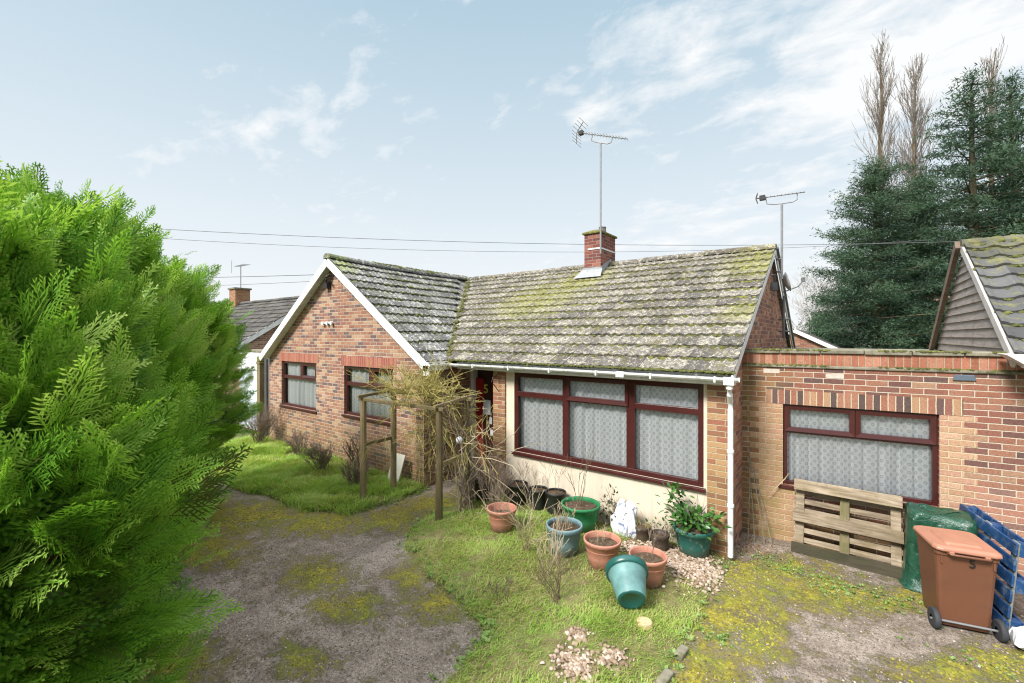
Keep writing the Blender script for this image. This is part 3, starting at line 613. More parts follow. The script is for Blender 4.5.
# verge boards: wing gable barge boards (white), main gable verge, back verge
def barge(mb, p0, p1, h, th_):
    p0, p1 = Vector(p0), Vector(p1); mb.obox(p0, p1, th_, h, (0, 0, 1))
mb = MB(); barge(mb, (-9.46,VG-.005,4.60), (-6.06,VG-.005,2.28), .17, .03); barge(mb, (-9.46,VG-.004,4.60), (-12.86,VG-.004,2.28), .17, .028)
mb.box(-6.2,-6.04,VG-.02,VG+.012,2.17,2.36)
obj('bargeboard', mb, M['white'], house, True, bevel=.004)
mb = MB(); mb.quad((-9.46,VG,4.58),(-6.15,VG,2.28),(-6.15,VW,2.28),(-9.46,VW,4.58)); mb.quad((-12.76,VG,2.28),(-9.46,VG,4.58),(-9.46,VW,4.58),(-12.76,VW,2.28)); obj('verge_soffit', mb, M['white'], house, True)
mb = MB(); barge(mb, (-1.105, 6.0, ZE-.075), (-1.105, RV, RZ-.075), .10, .03); barge(mb, (-1.10, 14.4, ZE-.05), (-1.10, RV, RZ-.05), .11, .028); obj('bargeboard', mb, M['white'], house, True, bevel=.004)
mb = MB(); barge(mb, (-1.075, 14.4, ZE+.02), (-1.075, RV+.06, RZ+.02), .06, .05); obj('verge_strip', mb, M['dark_metal'], house, True)
# gutters and fascia
def gutter(mb, pts, r=.055):
    vs = []; n = 7; P = [Vector(p) for p in pts]
    for i, p in enumerate(P):
        d1 = (P[min(i+1, len(P)-1)]-P[max(i-1, 0)]); d1.z = 0; d1.normalize(); sd = Vector((d1.y, -d1.x, 0))
        for k in range(n):
            a = math.pi*k/(n-1); vs.append(p + sd*math.cos(a)*r + Vector((0,0,-math.sin(a)*r*1.05)))
        for k in range(n-1, -1, -1):
            a = math.pi*k/(n-1); vs.append(p + sd*math.cos(a)*(r-.006) + Vector((0,0,-math.sin(a)*(r-.006)*1.05+.001)))
    m_ = 2*n; fs = [(i*m_+k, i*m_+(k+1) % m_, (i+1)*m_+(k+1) % m_, (i+1)*m_+k) for i in range(len(P)-1) for k in range(m_)] + [tuple(range(m_)), tuple(range((len(P)-1)*m_, len(P)*m_))[::-1]]
    mb.add(vs, fs)
mb = MB(); gutter(mb, [(-6.10,5.52,2.37),(-6.11,5.80,2.37),(-6.02,6.01,2.375),(-5.7,6.01,2.38),(-3.5,6.01,2.385),(-1.03,6.01,2.38)])
for x in np.linspace(-5.4, -1.3, 6): mb.box(x-.012, x+.012, 5.945, 6.07, 2.315, 2.39)
mb.box(-2.62,-2.5,5.94,6.075,2.31,2.392)
gut = obj('gutter', mb, M['gutter'], house, True, bevel=.002)
mb = MB(); mb.box(-5.9,-1.14,6.075,6.10,2.28,2.44); mb.box(-6.12,-6.095,5.52,6.05,2.26,2.42); obj('fascia', mb, M['white'], house, True)
mb = MB(); mb.box(-5.0,-1.2,6.10,VF+.04,2.275,2.29); obj('eaves_soffit', mb, M['white'], house, True)
mb = MB(); mb.tube([(-1.14,6.01,2.335),(-1.14,6.01,2.25),(-1.15,6.08,2.16),(-1.165,6.19,2.05),(-1.165,6.205,1.95),(-1.165,6.205,.06)], [.042,.042,.036,.036,.034,.034], 12); 
for z in (1.42, .72): mb.tube([(-1.165,6.205,z-.02),(-1.165,6.205,z+.02)], .043, 12)
mb.box(-1.2,-1.08,5.95,6.07,2.29,2.39)
dp = obj('downpipe', mb, M['white_pvc'], house, True, smooth=False); dp.modifiers.new('b', 'BEVEL').width = .002
mb = MB(); mb.tube([(-1.05,9.2,4.0),(-1.0,9.2,4.0),(-1.0,9.22,3.85)], .02, 6); mb.box(-1.06,-.96,9.12,9.3,3.72,3.86); obj('security_light', mb, M['black_plastic'], house, True)
mb = MB(); mb.box(-9.78,-9.62,5.58,5.69,4.02,4.15); mb.tube([(-9.7,5.62,4.15),(-9.6,5.55,4.28),(-9.55,5.6,4.32)], .02, 6); mb.tube([(-9.72,5.6,4.25),(-9.5,5.52,4.2)], .025, 6); obj('security_light', mb, M['black_plastic'], house, True)
mb = MB()
for dx in (-.24,-.05,.13): mb.tube([(-9.66+dx,5.69,3.21),(-9.66+dx,5.62,3.2)], [.03,.045], 8)
mb.tube([(-9.9,5.66,3.2),(-9.5,5.66,3.2)], .015, 5); obj('insulator', mb, M['white_pvc'], house, True)
# chimney
CH = (-5.05, -4.62, 9.62, 10.45)
mb = MB(); mb.box(*CH, 4.15, 5.36); ch = obj('chimney', mb, M['brick_stack'], house, True, uv=True)
mb = MB(); mb.box(CH[0]-.045, CH[1]+.045, CH[2]-.045, CH[3]+.045, 5.36, 5.41); mb.add([(CH[0]-.03,CH[2]-.03,5.41),(CH[1]+.03,CH[2]-.03,5.41),(CH[1]+.03,CH[3]+.03,5.41),(CH[0]-.03,CH[3]+.03,5.41),(CH[0]+.1,CH[2]+.1,5.47),(CH[1]-.1,CH[2]+.1,5.47),(CH[1]-.1,CH[3]-.1,5.47),(CH[0]+.1,CH[3]-.1,5.47)],[(0,1,5,4),(1,2,6,5),(2,3,7,6),(3,0,4,7),(4,5,6,7)])
M['cap_moss'] = simple('mossy chimney cap', (.17,.165,.05), .95, .4, 14, .6, .2, dirt=(.07,.07,.04), dirt_amt=.8, dirt_scale=10)
obj('cap', mb, M['cap_moss'], ch, True, bevel=.01)
mb = MB(); mb.box(CH[0]+.1,CH[1]+.012,CH[2]-.014,CH[2]-.004,4.98,5.01); mb.box(CH[1]+.003,CH[1]+.014,CH[2]-.014,CH[3],4.98,5.01); obj('lashing_strap', mb, M['white_pvc'], ch, True)
gcp = simple('grey clay pot', (.16,.14,.13), .8, .3, 9, .2)
mb = MB(); mb.M = Matrix.Translation((-4.83, 10.16, 5.45)); mb.lathe([(.0,.0),(.10,.0),(.085,.14),(.095,.17),(.06,.17),(.06,.05)], 14); obj('chimney_pot', mb, gcp, ch, True)
mb = MB(); mb.M = Matrix.Translation((-4.87, 9.85, 5.45)); mb.lathe([(.0,.0),(.09,.0),(.08,.04),(.0,.06)], 14); obj('chimney_pot', mb, gcp, ch, True)
mb = MB(); zf_ = ZE + (CH[2]-6.05)*math.tan(th); mb.add([(CH[0]-.05,CH[2]-.012,zf_+.16),(CH[1]+.05,CH[2]-.012,zf_+.16),(CH[1]+.12,CH[2]-.26,zf_-.06),(CH[0]-.14,CH[2]-.30,zf_-.07)],[(0,1,2,3)][::1]); mb.box(CH[0]-.03,CH[1]+.03,CH[2]-.014,CH[2]-.004,zf_-.05,zf_+.2)
mb.add([(CH[1]+.006,CH[2]-.02,zf_-.02),(CH[1]+.006,RV,RZ+.02),(CH[1]+.006,RV,RZ+.16),(CH[1]+.006,CH[2]-.02,zf_+.2)],[(0,1,2,3)]); obj('flashing', mb, M['lead'], ch, True)
# moss on the roof
def dm(P):
    x, y = P[:, 0], P[:, 1]; d = .45 + .3*vnoise(x, y, 1.7, 3) + .5*np.exp(-((x+5.4)**2+(y-8.6)**2)/1.6) + .75*np.exp(-((x+1.2)**2)/.35) 
    return d*(x > -6.3-(y-6.0)*.8)
P1, S1, T1 = edge_moss((A0,6.05,ZE), (1,0,0), Sm, Nm, 8.7, 15, gm, 9000, rng, dm, .012, .036)
T1 = np.clip(T1 + .5*np.exp(-((P1[:,0]+5.4)**2+(P1[:,1]-8.6)**2)/1.6) + .4*np.exp(-((P1[:,0]+1.2)**2)/.3)*(P1[:,1] > 7.5), 0, 1)
n_ = 500; q = rng.random(n_); Pv = vp0 + np.outer(q, vp1-vp0) + rng.normal(0, .03, (n_, 3)); Sv = rng.uniform(.02,.05,n_); Tv = rng.uniform(.1,.5,n_)
n_ = 700; q = rng.uniform(-9.5,-1.1,n_); Pr = np.stack([q, RV+rng.normal(0,.07,n_), np.full(n_, RZ+.06)], 1); Pr[:,2] -= np.abs(Pr[:,1]-RV)*.5; Sr = rng.uniform(.015,.04,n_); Tr = np.clip(.3+rng.normal(0,.2,n_)+.5*(q > -2.8), 0, 1)
n_ = 900; q = rng.uniform(-6.0,-1.08,n_); Pg = np.stack([q, 6.0+rng.normal(0,.02,n_), np.full(n_, ZE+.015)], 1); Sg = rng.uniform(.01,.03,n_); Tg = rng.uniform(.05,.5,n_)
V, F, T = lumps(np.concatenate([P1,Pv,Pr,Pg]), Nm, np.concatenate([S1,Sv,Sr,Sg]), rng, np.concatenate([T1,Tv,Tr,Tg]))
tag(bulk('moss', V, F, M['moss'], roof, T, smooth=True), kind='stuff')
P2, S2, T2 = edge_moss((-6.15,VG,2.41), (0,1,0), Sw, Nw, 4.9, 13, gw, 3200, rng, lambda P: (.35+.3*vnoise(P[:,0],P[:,1],2,5)+.6*np.exp(-(P[:,1]-5.5)**2/.1))*((P[:,1]-6.1)*.93 < -6.0-P[:,0]))
n_ = 420; q = rng.uniform(5.5,10.2,n_); Pr = np.stack([-9.46+rng.normal(0,.06,n_), q, np.full(n_, 4.76)], 1); Pr[:,2] -= np.abs(Pr[:,0]+9.46)*.6
V, F, T = lumps(np.concatenate([P2,Pr]), Nw, np.concatenate([S2,rng.uniform(.02,.045,n_)]), rng, np.concatenate([T2,rng.uniform(.1,.7,n_)]))
tag(bulk('moss', V, F, M['moss'], roofw, T, smooth=True), kind='stuff')
# ================================================================== flat roofed garage between the houses
GA = math.atan(.096); Mg = Matrix.Translation((-1.2, 7.24, 0)) @ Matrix.Rotation(GA, 4, 'Z'); GW = 3.3
gar = thing('garage', 'flat roofed brick garage with one dark red framed window joining the two houses', 'garage', (-1.2, 7.24, 0))
def garx(u): return (u+1.2)/math.cos(GA)
WG = (garx(-.69), garx(.93), .80, 1.937)
mb = MB(); zb = 1.93
wall_holes(mb, Mg, 0, GW, -.05, 2.66, [WG], .1)
for f_i, f in enumerate(mb.f): pass
obj('wall', mb, M['brick_garage'], gar, True, uv=True)
mb = MB(); mb.M = Mg; mb.quad((GW,0,-.05),(GW,5,-.05),(GW,5,2.6),(GW,0,2.6)); mb.quad((0.005,.02,2.60),(GW,.02,2.60),(GW,6,2.60),(0.005,6,2.60)); obj('roof', mb, M['concrete'], gar, True)
def toothed(mb, side, xe, zlo, zhi, dx, n_rows):
    pass
mb = MB(); mb.M = Mg     # newer brick toothed in beside the window
rows = int((1.93-0)/.075)
for r in range(26):
    z0_, z1_ = r*.075, min((r+1)*.075, 1.935)
    t0_ = garx(-.69)-.30-(.1125 if r % 2 else 0); mb.box(t0_, garx(-.69)-.001 if z1_ > .80 else garx(-.69)+.2, -.003, .01, z0_, z1_)
ob = obj('buff_patch', mb, M['brick_buff'], gar, True, uv=True); 
mb = MB(); mb.M = Mg
for r in range(26):
    z0_, z1_ = r*.075, min((r+1)*.075, 1.935)
    t1_ = garx(.93)+.22+(.1125 if r % 2 else 0); mb.box(garx(.93)+.001, t1_, -.003, .01, z0_, z1_)
obj('buff_patch', mb, M['brick_buff'], gar, True, uv=True)
mb = MB(); mb.M = Mg
for r in range(15):
    z0_, z1_ = r*.075, (r+1)*.075; t0_ = garx(.93)+.222+(.1125 if r % 2 else 0); mb.box(t0_, GW, -.002, .01, z0_, z1_)
obj('pink_patch', mb, M['brick_pink'], gar, True, uv=True)
mb = MB(); mb.M = Mg; mb.box(garx(-.90), garx(1.14), -.004, .05, 1.94, 2.135); obj('soldier_course', mb, M['brick_soldier'], gar, True, uv=True, swap=True)
mb = MB(); mb.M = Mg
for i in range(7): mb.box(i*GW/7+.004, (i+1)*GW/7-.004, -.035-.004*(i % 2), .25, 2.655+.003*(i % 3), 2.71+.003*(i % 2))
cop = obj('coping', mb, M['concrete'], gar, True, bevel=.008)
mb = MB(); mb.M = Mg; mb.box(0, GW, -.022, .02, 2.455, 2.495); obj('string_course', mb, M['concrete'], gar, True, bevel=.01)
M['brick_band'] = brick('parapet brick on edge', [(.42,.17,.11),(.46,.22,.15),(.38,.15,.10),(.30,.12,.07)], (.42,.34,.25), None, .8, 12., wear=.3, stack=True)
mb = MB(); mb.M = Mg; mb.box(0.002, GW, -.006, .02, 2.497, 2.652); obj('parapet_band', mb, M['brick_band'], gar, True, uv=True, swap=True)
gn = 600; q = rng.uniform(0, GW, gn); kk = rng.random(gn) < .55; Pq = np.array([list(Mg @ Vector((a, -.03 if k else -.012, 2.71 if k else 2.497))) for a, k in zip(q, kk)]); keep = vnoise(q, q*0, 5, 2) > -.25; Pq = Pq[keep]
V, F, T = lumps(Pq, (0,-.5,.86), rng.uniform(.008,.024,len(Pq)), rng, rng.uniform(.0,.75,len(Pq))); tag(bulk('moss', V, F, M['moss'], gar, T, smooth=True), kind='stuff')
wv = M['dark_metal']
mb = MB(); mb.M = Mg; mb.prism([(garx(1.045),2.365),(garx(1.25),2.365),(garx(1.235),2.435),(garx(1.06),2.435)], -.018, .0); ventm = simple('slate blue vent', (.10,.125,.16), .45, .2, 9, .1); obj('vent', mb, ventm, gar, True, bevel=.006)
pm = simple('pale mortar patch', (.50,.44,.38), .9, .15, 14, .2)
for (a, z) in ((-.93,2.40),(-.20,2.36)): mb = MB(); mb.M = Mg; mb.box(garx(a), garx(a)+.2, -.004, .01, z-.03, z+.03); obj('mortar_patch', mb, pm, gar, True)
a, b, c_, d = WG; mid = (a+b)/2
window(gar, Mg, a, b, c_, d, [(a+.04,b-.04,1.53,1.585),(mid-.04,mid+.04,1.58,d-.04)], [(a+.02,mid-.005,1.56,d-.02),(mid+.005,b-.02,1.56,d-.02)], yf=.045, fw=.05, sill=(.06,.03))
curtain(Mg, a+.02, b-.02, c_+.03, d-.02, M['lace'], 'white diamond lace net curtain inside the garage window behind the pallet', folds=10, seed=6)
mb = MB(); mb.M = Mg; mb.quad((a-.1,.5,c_-.1),(b+.1,.5,c_-.1),(b+.1,.5,d+.1),(a-.1,.5,d+.1)); obj('room_lining', mb, lin, gar, True)
# ================================================================== neighbour on the right (clad gable)
nb = thing('neighbouring_house', 'neighbouring house with grey boarded gable and yellow mossed tiles beyond the garage', 'house', (1.5, 7.5, 0))
M['cladding'] = wood('silvered weatherboard', (.30,.27,.26), (.50,.46,.44), .0, (2,2,22))
mb = MB(); UG = 1.56; F0, RR, B0 = 7.45, 9.98, 12.5; ZE2, ZR2 = 2.72, 4.34
nbd = 13
for i in range(nbd):
    za, zb_ = ZE2-.1 + i*(ZR2-ZE2+.06)/nbd, ZE2-.1 + (i+1)*(ZR2-ZE2+.06)/nbd
    def vv(z): k = max(0, min(1, (z-ZE2)/(ZR2-ZE2))); return F0+(RR-F0)*k, B0-(B0-RR)*k
    (a0,b0),(a1,b1) = vv(za), vv(zb_)
    mb.add([(UG-.03,a0,za),(UG-.03,b0,za),(UG-.006,b1,zb_+.01),(UG-.006,a1,zb_+.01),(UG,a0,za),(UG,b0,za)],[(0,3,2,1),(0,1,5,4)])
obj('cladding', mb, M['cladding'], nb, True)
mb = MB(); mb.quad((UG+.01,F0+.15,-.05),(UG+.01,B0,-.05),(UG+.01,B0,ZE2),(UG+.01,F0+.15,ZE2)); mb.quad((UG+.01,F0+.15,-.05),(9,F0+.15,-.05),(9,F0+.15,ZE2),(UG+.01,F0+.15,ZE2)); obj('wall', mb, M['brick_far'], nb, True, uv=True)
th2 = math.atan2(ZR2-ZE2, RR-F0); S3 = (0, math.cos(th2), math.sin(th2)); N3 = (0, -math.sin(th2), math.cos(th2)); L3 = math.hypot(ZR2-ZE2, RR-F0)
mb = MB(); tiles(mb, (UG-.05, F0-.15, ZE2-.03), (1,0,0), S3, N3, 18, 10, .3, (L3+.15)/10, rng, roll=.03, period=.3)
nr = obj('roof', mb, M['tile_near'], nb, True)
mb = MB(); mb.quad((UG-.02,RR,ZR2),(8,RR,ZR2),(8,B0+.2,ZE2-.1),(UG-.02,B0+.2,ZE2-.1)); mb.quad((UG-.02,F0-.1,ZE2-.05),(8,F0-.1,ZE2-.05),(8,RR,ZR2-.02),(UG-.02,RR,ZR2-.02)); obj('roof_underlay', mb, M['tile_near'], nr, True)
mb = MB(); ridge(mb, (UG-.07, RR, ZR2+.0), (7, RR, ZR2+.0), .12, rng); obj('ridge_tiles', mb, M['tile_near'], nr, True)
n_ = 260; q = rng.uniform(UG-.06, 6, n_); Pr = np.stack([q, RR+rng.normal(-.03,.07,n_), np.full(n_, ZR2+.1)], 1); Pr[:,2] -= np.abs(Pr[:,1]-RR)*.6
P3, S3_, T3 = edge_moss((UG-.05,F0-.15,ZE2-.03), (1,0,0), S3, N3, 5, 10, (L3+.15)/10, 900, rng)
V, F, T = lumps(np.concatenate([Pr,P3]), N3, np.concatenate([rng.uniform(.02,.045,n_),S3_]), rng, np.concatenate([rng.uniform(.3,.8,n_),np.clip(T3,0,1)])); tag(bulk('moss', V, F, M['moss'], nr, T, smooth=True), kind='stuff')
mb = MB(); barge(mb, (UG-.055,F0-.2,ZE2-.12), (UG-.055,RR,ZR2-.02), .12, .03); obj('bargeboard', mb, simple('grey white board', (.50,.47,.44), .7, .12, 5, .1), nb, True)
M['brown_board'] = wood('brown verge board', (.10,.07,.055), (.20,.15,.12), 0, (3,3,20))
mb = MB(); barge(mb, (UG-.10,B0+.2,ZE2-.1), (UG-.10,RR,ZR2+.03), .14, .06); obj('verge_board', mb, M['brown_board'], nb, True)
mb = MB(); mb.box(UG+.0, 8, F0-.40, F0-.17, ZE2-.17, ZE2-.02); mb.prism([(UG-.16,2.70),(UG+.12,2.70),(UG+.12,2.48),(UG+.03,2.55)], F0-.42, F0-.05); mb.box(UG+.12, 8, F0-.40, F0-.1, 2.42, 2.66)
obj('eaves_box', mb, M['white'], nb, True, bevel=.004)
mb = MB(); gutter(mb, [(UG+.02,F0-.46,2.70),(8,F0-.46,2.70)], .06); obj('gutter', mb, M['white_pvc'], nb, True)
# ================================================================== neighbour on the left
ln = thing('left_bungalow', 'similar brick bungalow with grey roof and chimney seen behind the green hedge', 'bungalow', (-17.6, 6.8, 0))
mb = MB(); LU = -17.6; LF, LRV, LRZ, LZ = 6.6, 9.7, 4.55, 2.50
mb.poly([(LU,LF+.3,-.05),(LU,12.6,-.05),(LU,12.6,LZ),(LU,LRV,LRZ-.1),(LU,LF+.3,LZ+.05)]); mb.quad((-27,LF+.3,-.05),(LU,LF+.3,-.05),(LU,LF+.3,2.5),(-27,LF+.3,2.5)); mb.quad((LU,12.6,-.05),(-27,12.6,-.05),(-27,12.6,2.5),(LU,12.6,2.5))
mb.poly([(-27,12.6,-.05),(-27,LF+.3,-.05),(-27,LF+.3,LZ),(-27,LRV,LRZ-.1),(-27,12.6,LZ)]); obj('wall', mb, M['brick_wing'], ln, True, uv=True)
t4 = math.atan2(LRZ-LZ, LRV-LF); S4 = (0, math.cos(t4), math.sin(t4)); N4 = (0, -math.sin(t4), math.cos(t4)); L4 = math.hypot(LRZ-LZ, LRV-LF)
mb = MB(); tiles(mb, (-27.2, LF, LZ), (1,0,0), S4, N4, 32, 11, .305, L4/11, rng, seg=4, period=.15); lr = obj('roof', mb, M['tile_far'], ln, True)
mb = MB(); mb.quad((LU+.1,LRV,LRZ),(-27.2,LRV,LRZ),(-27.2,12.9,LZ),(LU+.1,12.9,LZ)); mb.quad((-27.2,LF,LZ-.03),(LU+.1,LF,LZ-.03),(LU+.1,LRV,LRZ-.03),(-27.2,LRV,LRZ-.03)); obj('roof_underlay', mb, M['tile_far'], lr, True)
mb = MB(); ridge(mb, (-27.2,LRV,LRZ),(LU+.15,LRV,LRZ),.12,rng); obj('ridge_tiles', mb, M['tile_far'], lr, True)
mb = MB(); barge(mb, (LU+.13,LF-.1,LZ-.12),(LU+.13,LRV,LRZ-.1),.17,.04); barge(mb, (LU+.13,13.0,LZ-.12),(LU+.13,LRV,LRZ-.1),.17,.038); obj('bargeboard', mb, M['white'], ln, True)
mb = MB(); mb.box(-25.5,-24.75,9.4,10.1,4.0,5.3); lc = obj('chimney', mb, brick('pale stack brick', [(.36,.17,.09),(.40,.21,.11),(.32,.14,.08)], (.4,.33,.24)), ln, True, uv=True)
mb = MB(); mb.box(-25.56,-24.69,9.34,10.16,5.3,5.38); obj('cap', mb, M['concrete'], lc, True)
gg = thing('side_garage', 'small white boarded garage between the two bungalows at the left', 'garage', (-14.7, 6.0, 0))
mb = MB(); mb.box(-15.6,-13.75,6.05,10,0,2.30); obj('wall', mb, M['white'], gg, True)
mb = MB()
for i in range(6): mb.box(-15.65,-13.7,6.0-.004*(i % 2),6.04,1.86+i*.09,1.86+i*.09+.085)
obj('boarding', mb, M['white'], gg, True)
mb = MB(); mb.box(-15.5,-13.9,6.02,6.045,.05,1.82)
for i in range(1, 8): mb.box(-15.5,-13.9,6.012,6.03,.05+i*.22,.05+i*.22+.02)
obj('door', mb, simple('pale blue white garage door', (.62,.68,.75), .5, .05, 3, 0), gg, True)
mb = MB(); mb.box(-15.7,-13.65,5.98,10,2.41,2.46); obj('roof', mb, M['concrete'], gg, True)
fp = thing('gate_post', 'square brown timber post with mossy top beside the white side garage', 'post', (-13.35, 5.75, 0)); mb = MB(); mb.box(-.09,.09,-.09,.09,0,2.1); mb.box(-.11,.11,-.11,.11,2.1,2.16); obj('post', mb, M['post'], fp, bevel=.01); mb = MB(); mb.box(-.1,.1,-.1,.1,2.16,2.32); obj('post_cap', mb, M['cap_moss'], fp, bevel=.03)
tag(obj('drain_pipe', (lambda q: (q.tube([(-12.98,5.72,0),(-12.98,5.72,2.25)], .045, 10), q)[1])(MB()), M['dark_metal'], None), 'grey vertical pipe running down the left corner of the brick gable', 'pipe')
# ================================================================== far houses and wood
fh = thing('brick_house', 'distant red brick gable with white verge boards beyond the bungalow roof', 'house', (-2.4, 30, 0))
mb = MB(); mb.box(-5.2,.6,30,38,0,1.75); mb.poly([(-5.2,30,1.75),(.6,30,1.75),(-2.3,30,3.2)]); obj('wall', mb, M['brick_far'], fh, True, uv=True)
mb = MB(); mb.quad((-2.3,29.8,3.3),(-2.3,38,3.3),(.9,38,1.6),(.9,29.8,1.6)); mb.quad((-2.3,29.8,3.3),(-5.5,29.8,1.6),(-5.5,38,1.6),(-2.3,38,3.3)); obj('roof', mb, M['tile_far'], fh, True)
mb = MB(); barge(mb, (-2.3,29.78,3.22),(.95,29.78,1.48),.2,.04); barge(mb, (-2.3,29.78,3.22),(-5.55,29.78,1.48),.2,.038); obj('bargeboard', mb, M['white'], fh, True)
th_ = thing('tiled_house', 'distant house with brown ribbed roof half hidden behind the dark conifers', 'house', (9, 61, 0))
mb = MB(); mb.box(4.5,22,62,70,0,4.6); obj('wall', mb, M['brick_far'], th_, True, uv=True)
mb = MB(); tiles(mb, (4, 61.4, 4.5), (1,0,0), (0,.82,.572), (0,-.572,.82), 24, 14, .8, .52, rng, roll=.06, period=.4, seg=8, lip=.08); rr_ = obj('roof', mb, M['tile_brown'], th_, True)
mb = MB(); mb.quad((4,61.4,4.4),(24,61.4,4.4),(24,67.5,8.6),(4,67.5,8.6)); mb.quad((4,67.5,8.6),(24,67.5,8.6),(24,73,4.5),(4,73,4.5)); obj('roof_underlay', mb, M['tile_brown'], rr_, True)
mb = MB(); mb.box(3.9,24,61.2,61.4,4.1,4.5); obj('fascia', mb, M['timber_dark'], th_, True)
# ================================================================== vegetation
def frond(L, rng, n1=13, n2=6, w=.006, ang=48, droop=.12):
    """flat feathery conifer spray along +x in the xy plane; returns verts, quads, tint"""
    V = []; F = []; T = []
    def blade(p, d, nrm, l, w0, t):
        s = np.cross(nrm, d); s /= np.linalg.norm(s)+1e-9; b = len(V)
        V.extend([p - s*w0*.5, p + d*l*.5 - s*w0*.75, p + d*l, p + d*l*.5 + s*w0*.75]); F.append((b, b+1, b+2, b+3)); T.extend([t]*4)
    nrm = np.array([0,0,1.]); 
    def pos(t): return np.array([L*t, .03*L*math.sin(3*t+1), -droop*L*t*t])
    for k in range(6): a = pos(k/6); b_ = pos((k+1)/6+.02); d = b_-a; l = np.linalg.norm(d); blade(a, d/l, nrm, l, w*1.2, .05 if k < 3 else .3)
    for k in range(n1):
        t = .12 + .86*k/(n1-1); side = 1 if k % 2 else -1; l1 = L*(.40*(1-t)**.75+.06)*rng.uniform(.75,1.15)
        a = R(ang*rng.uniform(.8,1.15)*(1-.35*t)); d = np.array([math.cos(a), side*math.sin(a), rng.uniform(-.18,.12)]); d /= np.linalg.norm(d); p = pos(t)
        blade(p, d, nrm, l1, w, .35)
        m_ = max(2, int(n2*l1/(L*.35))+1)
        for j in range(m_):
            s = .18 + .8*j/m_; sd = 1 if j % 2 else -1; a2 = R(38*rng.uniform(.8,1.2))*sd
            d2 = np.array([d[0]*math.cos(a2)-d[1]*math.sin(a2), d[0]*math.sin(a2)+d[1]*math.cos(a2), d[2]+rng.uniform(-.25,.2)]); d2 /= np.linalg.norm(d2)
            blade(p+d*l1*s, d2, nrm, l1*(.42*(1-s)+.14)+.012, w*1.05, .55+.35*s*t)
    return np.array(V), np.array(F), np.array(T)
def scatter(protos, P, D, Uu, S, dt, rng):
    """place frond prototypes: P positions, D directions, Uu up hints, S scale, dt tint offset"""
    Vs = []; Fs = []; Ts = []; off = 0; D = D/np.linalg.norm(D, axis=1)[:, None]
    y = np.cross(Uu, D); y /= np.linalg.norm(y, axis=1)[:, None]+1e-9; z = np.cross(D, y); which = rng.integers(0, len(protos), len(P))
    for k, (v, f, t) in enumerate(protos):
        idx = np.where(which == k)[0]
        if not len(idx): continue
        W = P[idx][:, None] + S[idx][:, None, None]*(v[None,:,0:1]*D[idx][:, None] + v[None,:,1:2]*y[idx][:, None] + v[None,:,2:3]*z[idx][:, None])
        Vs.append(W.reshape(-1, 3)); Fs.append((f[None] + (np.arange(len(idx))*len(v))[:, None, None]).reshape(-1, f.shape[1]) + off)
        Ts.append(np.clip(t[None] + dt[idx][:, None], 0, 1).ravel()); off += len(idx)*len(v)
    return np.concatenate(Vs), np.concatenate(Fs), np.concatenate(Ts)
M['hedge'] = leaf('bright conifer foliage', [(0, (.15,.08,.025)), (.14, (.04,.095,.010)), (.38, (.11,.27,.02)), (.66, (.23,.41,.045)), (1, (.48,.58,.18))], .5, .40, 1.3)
M['hedge_twig'] = simple('orange brown conifer twig', (.20,.105,.045), .8, .3, 8, 0)
rng = np.random.default_rng(21)
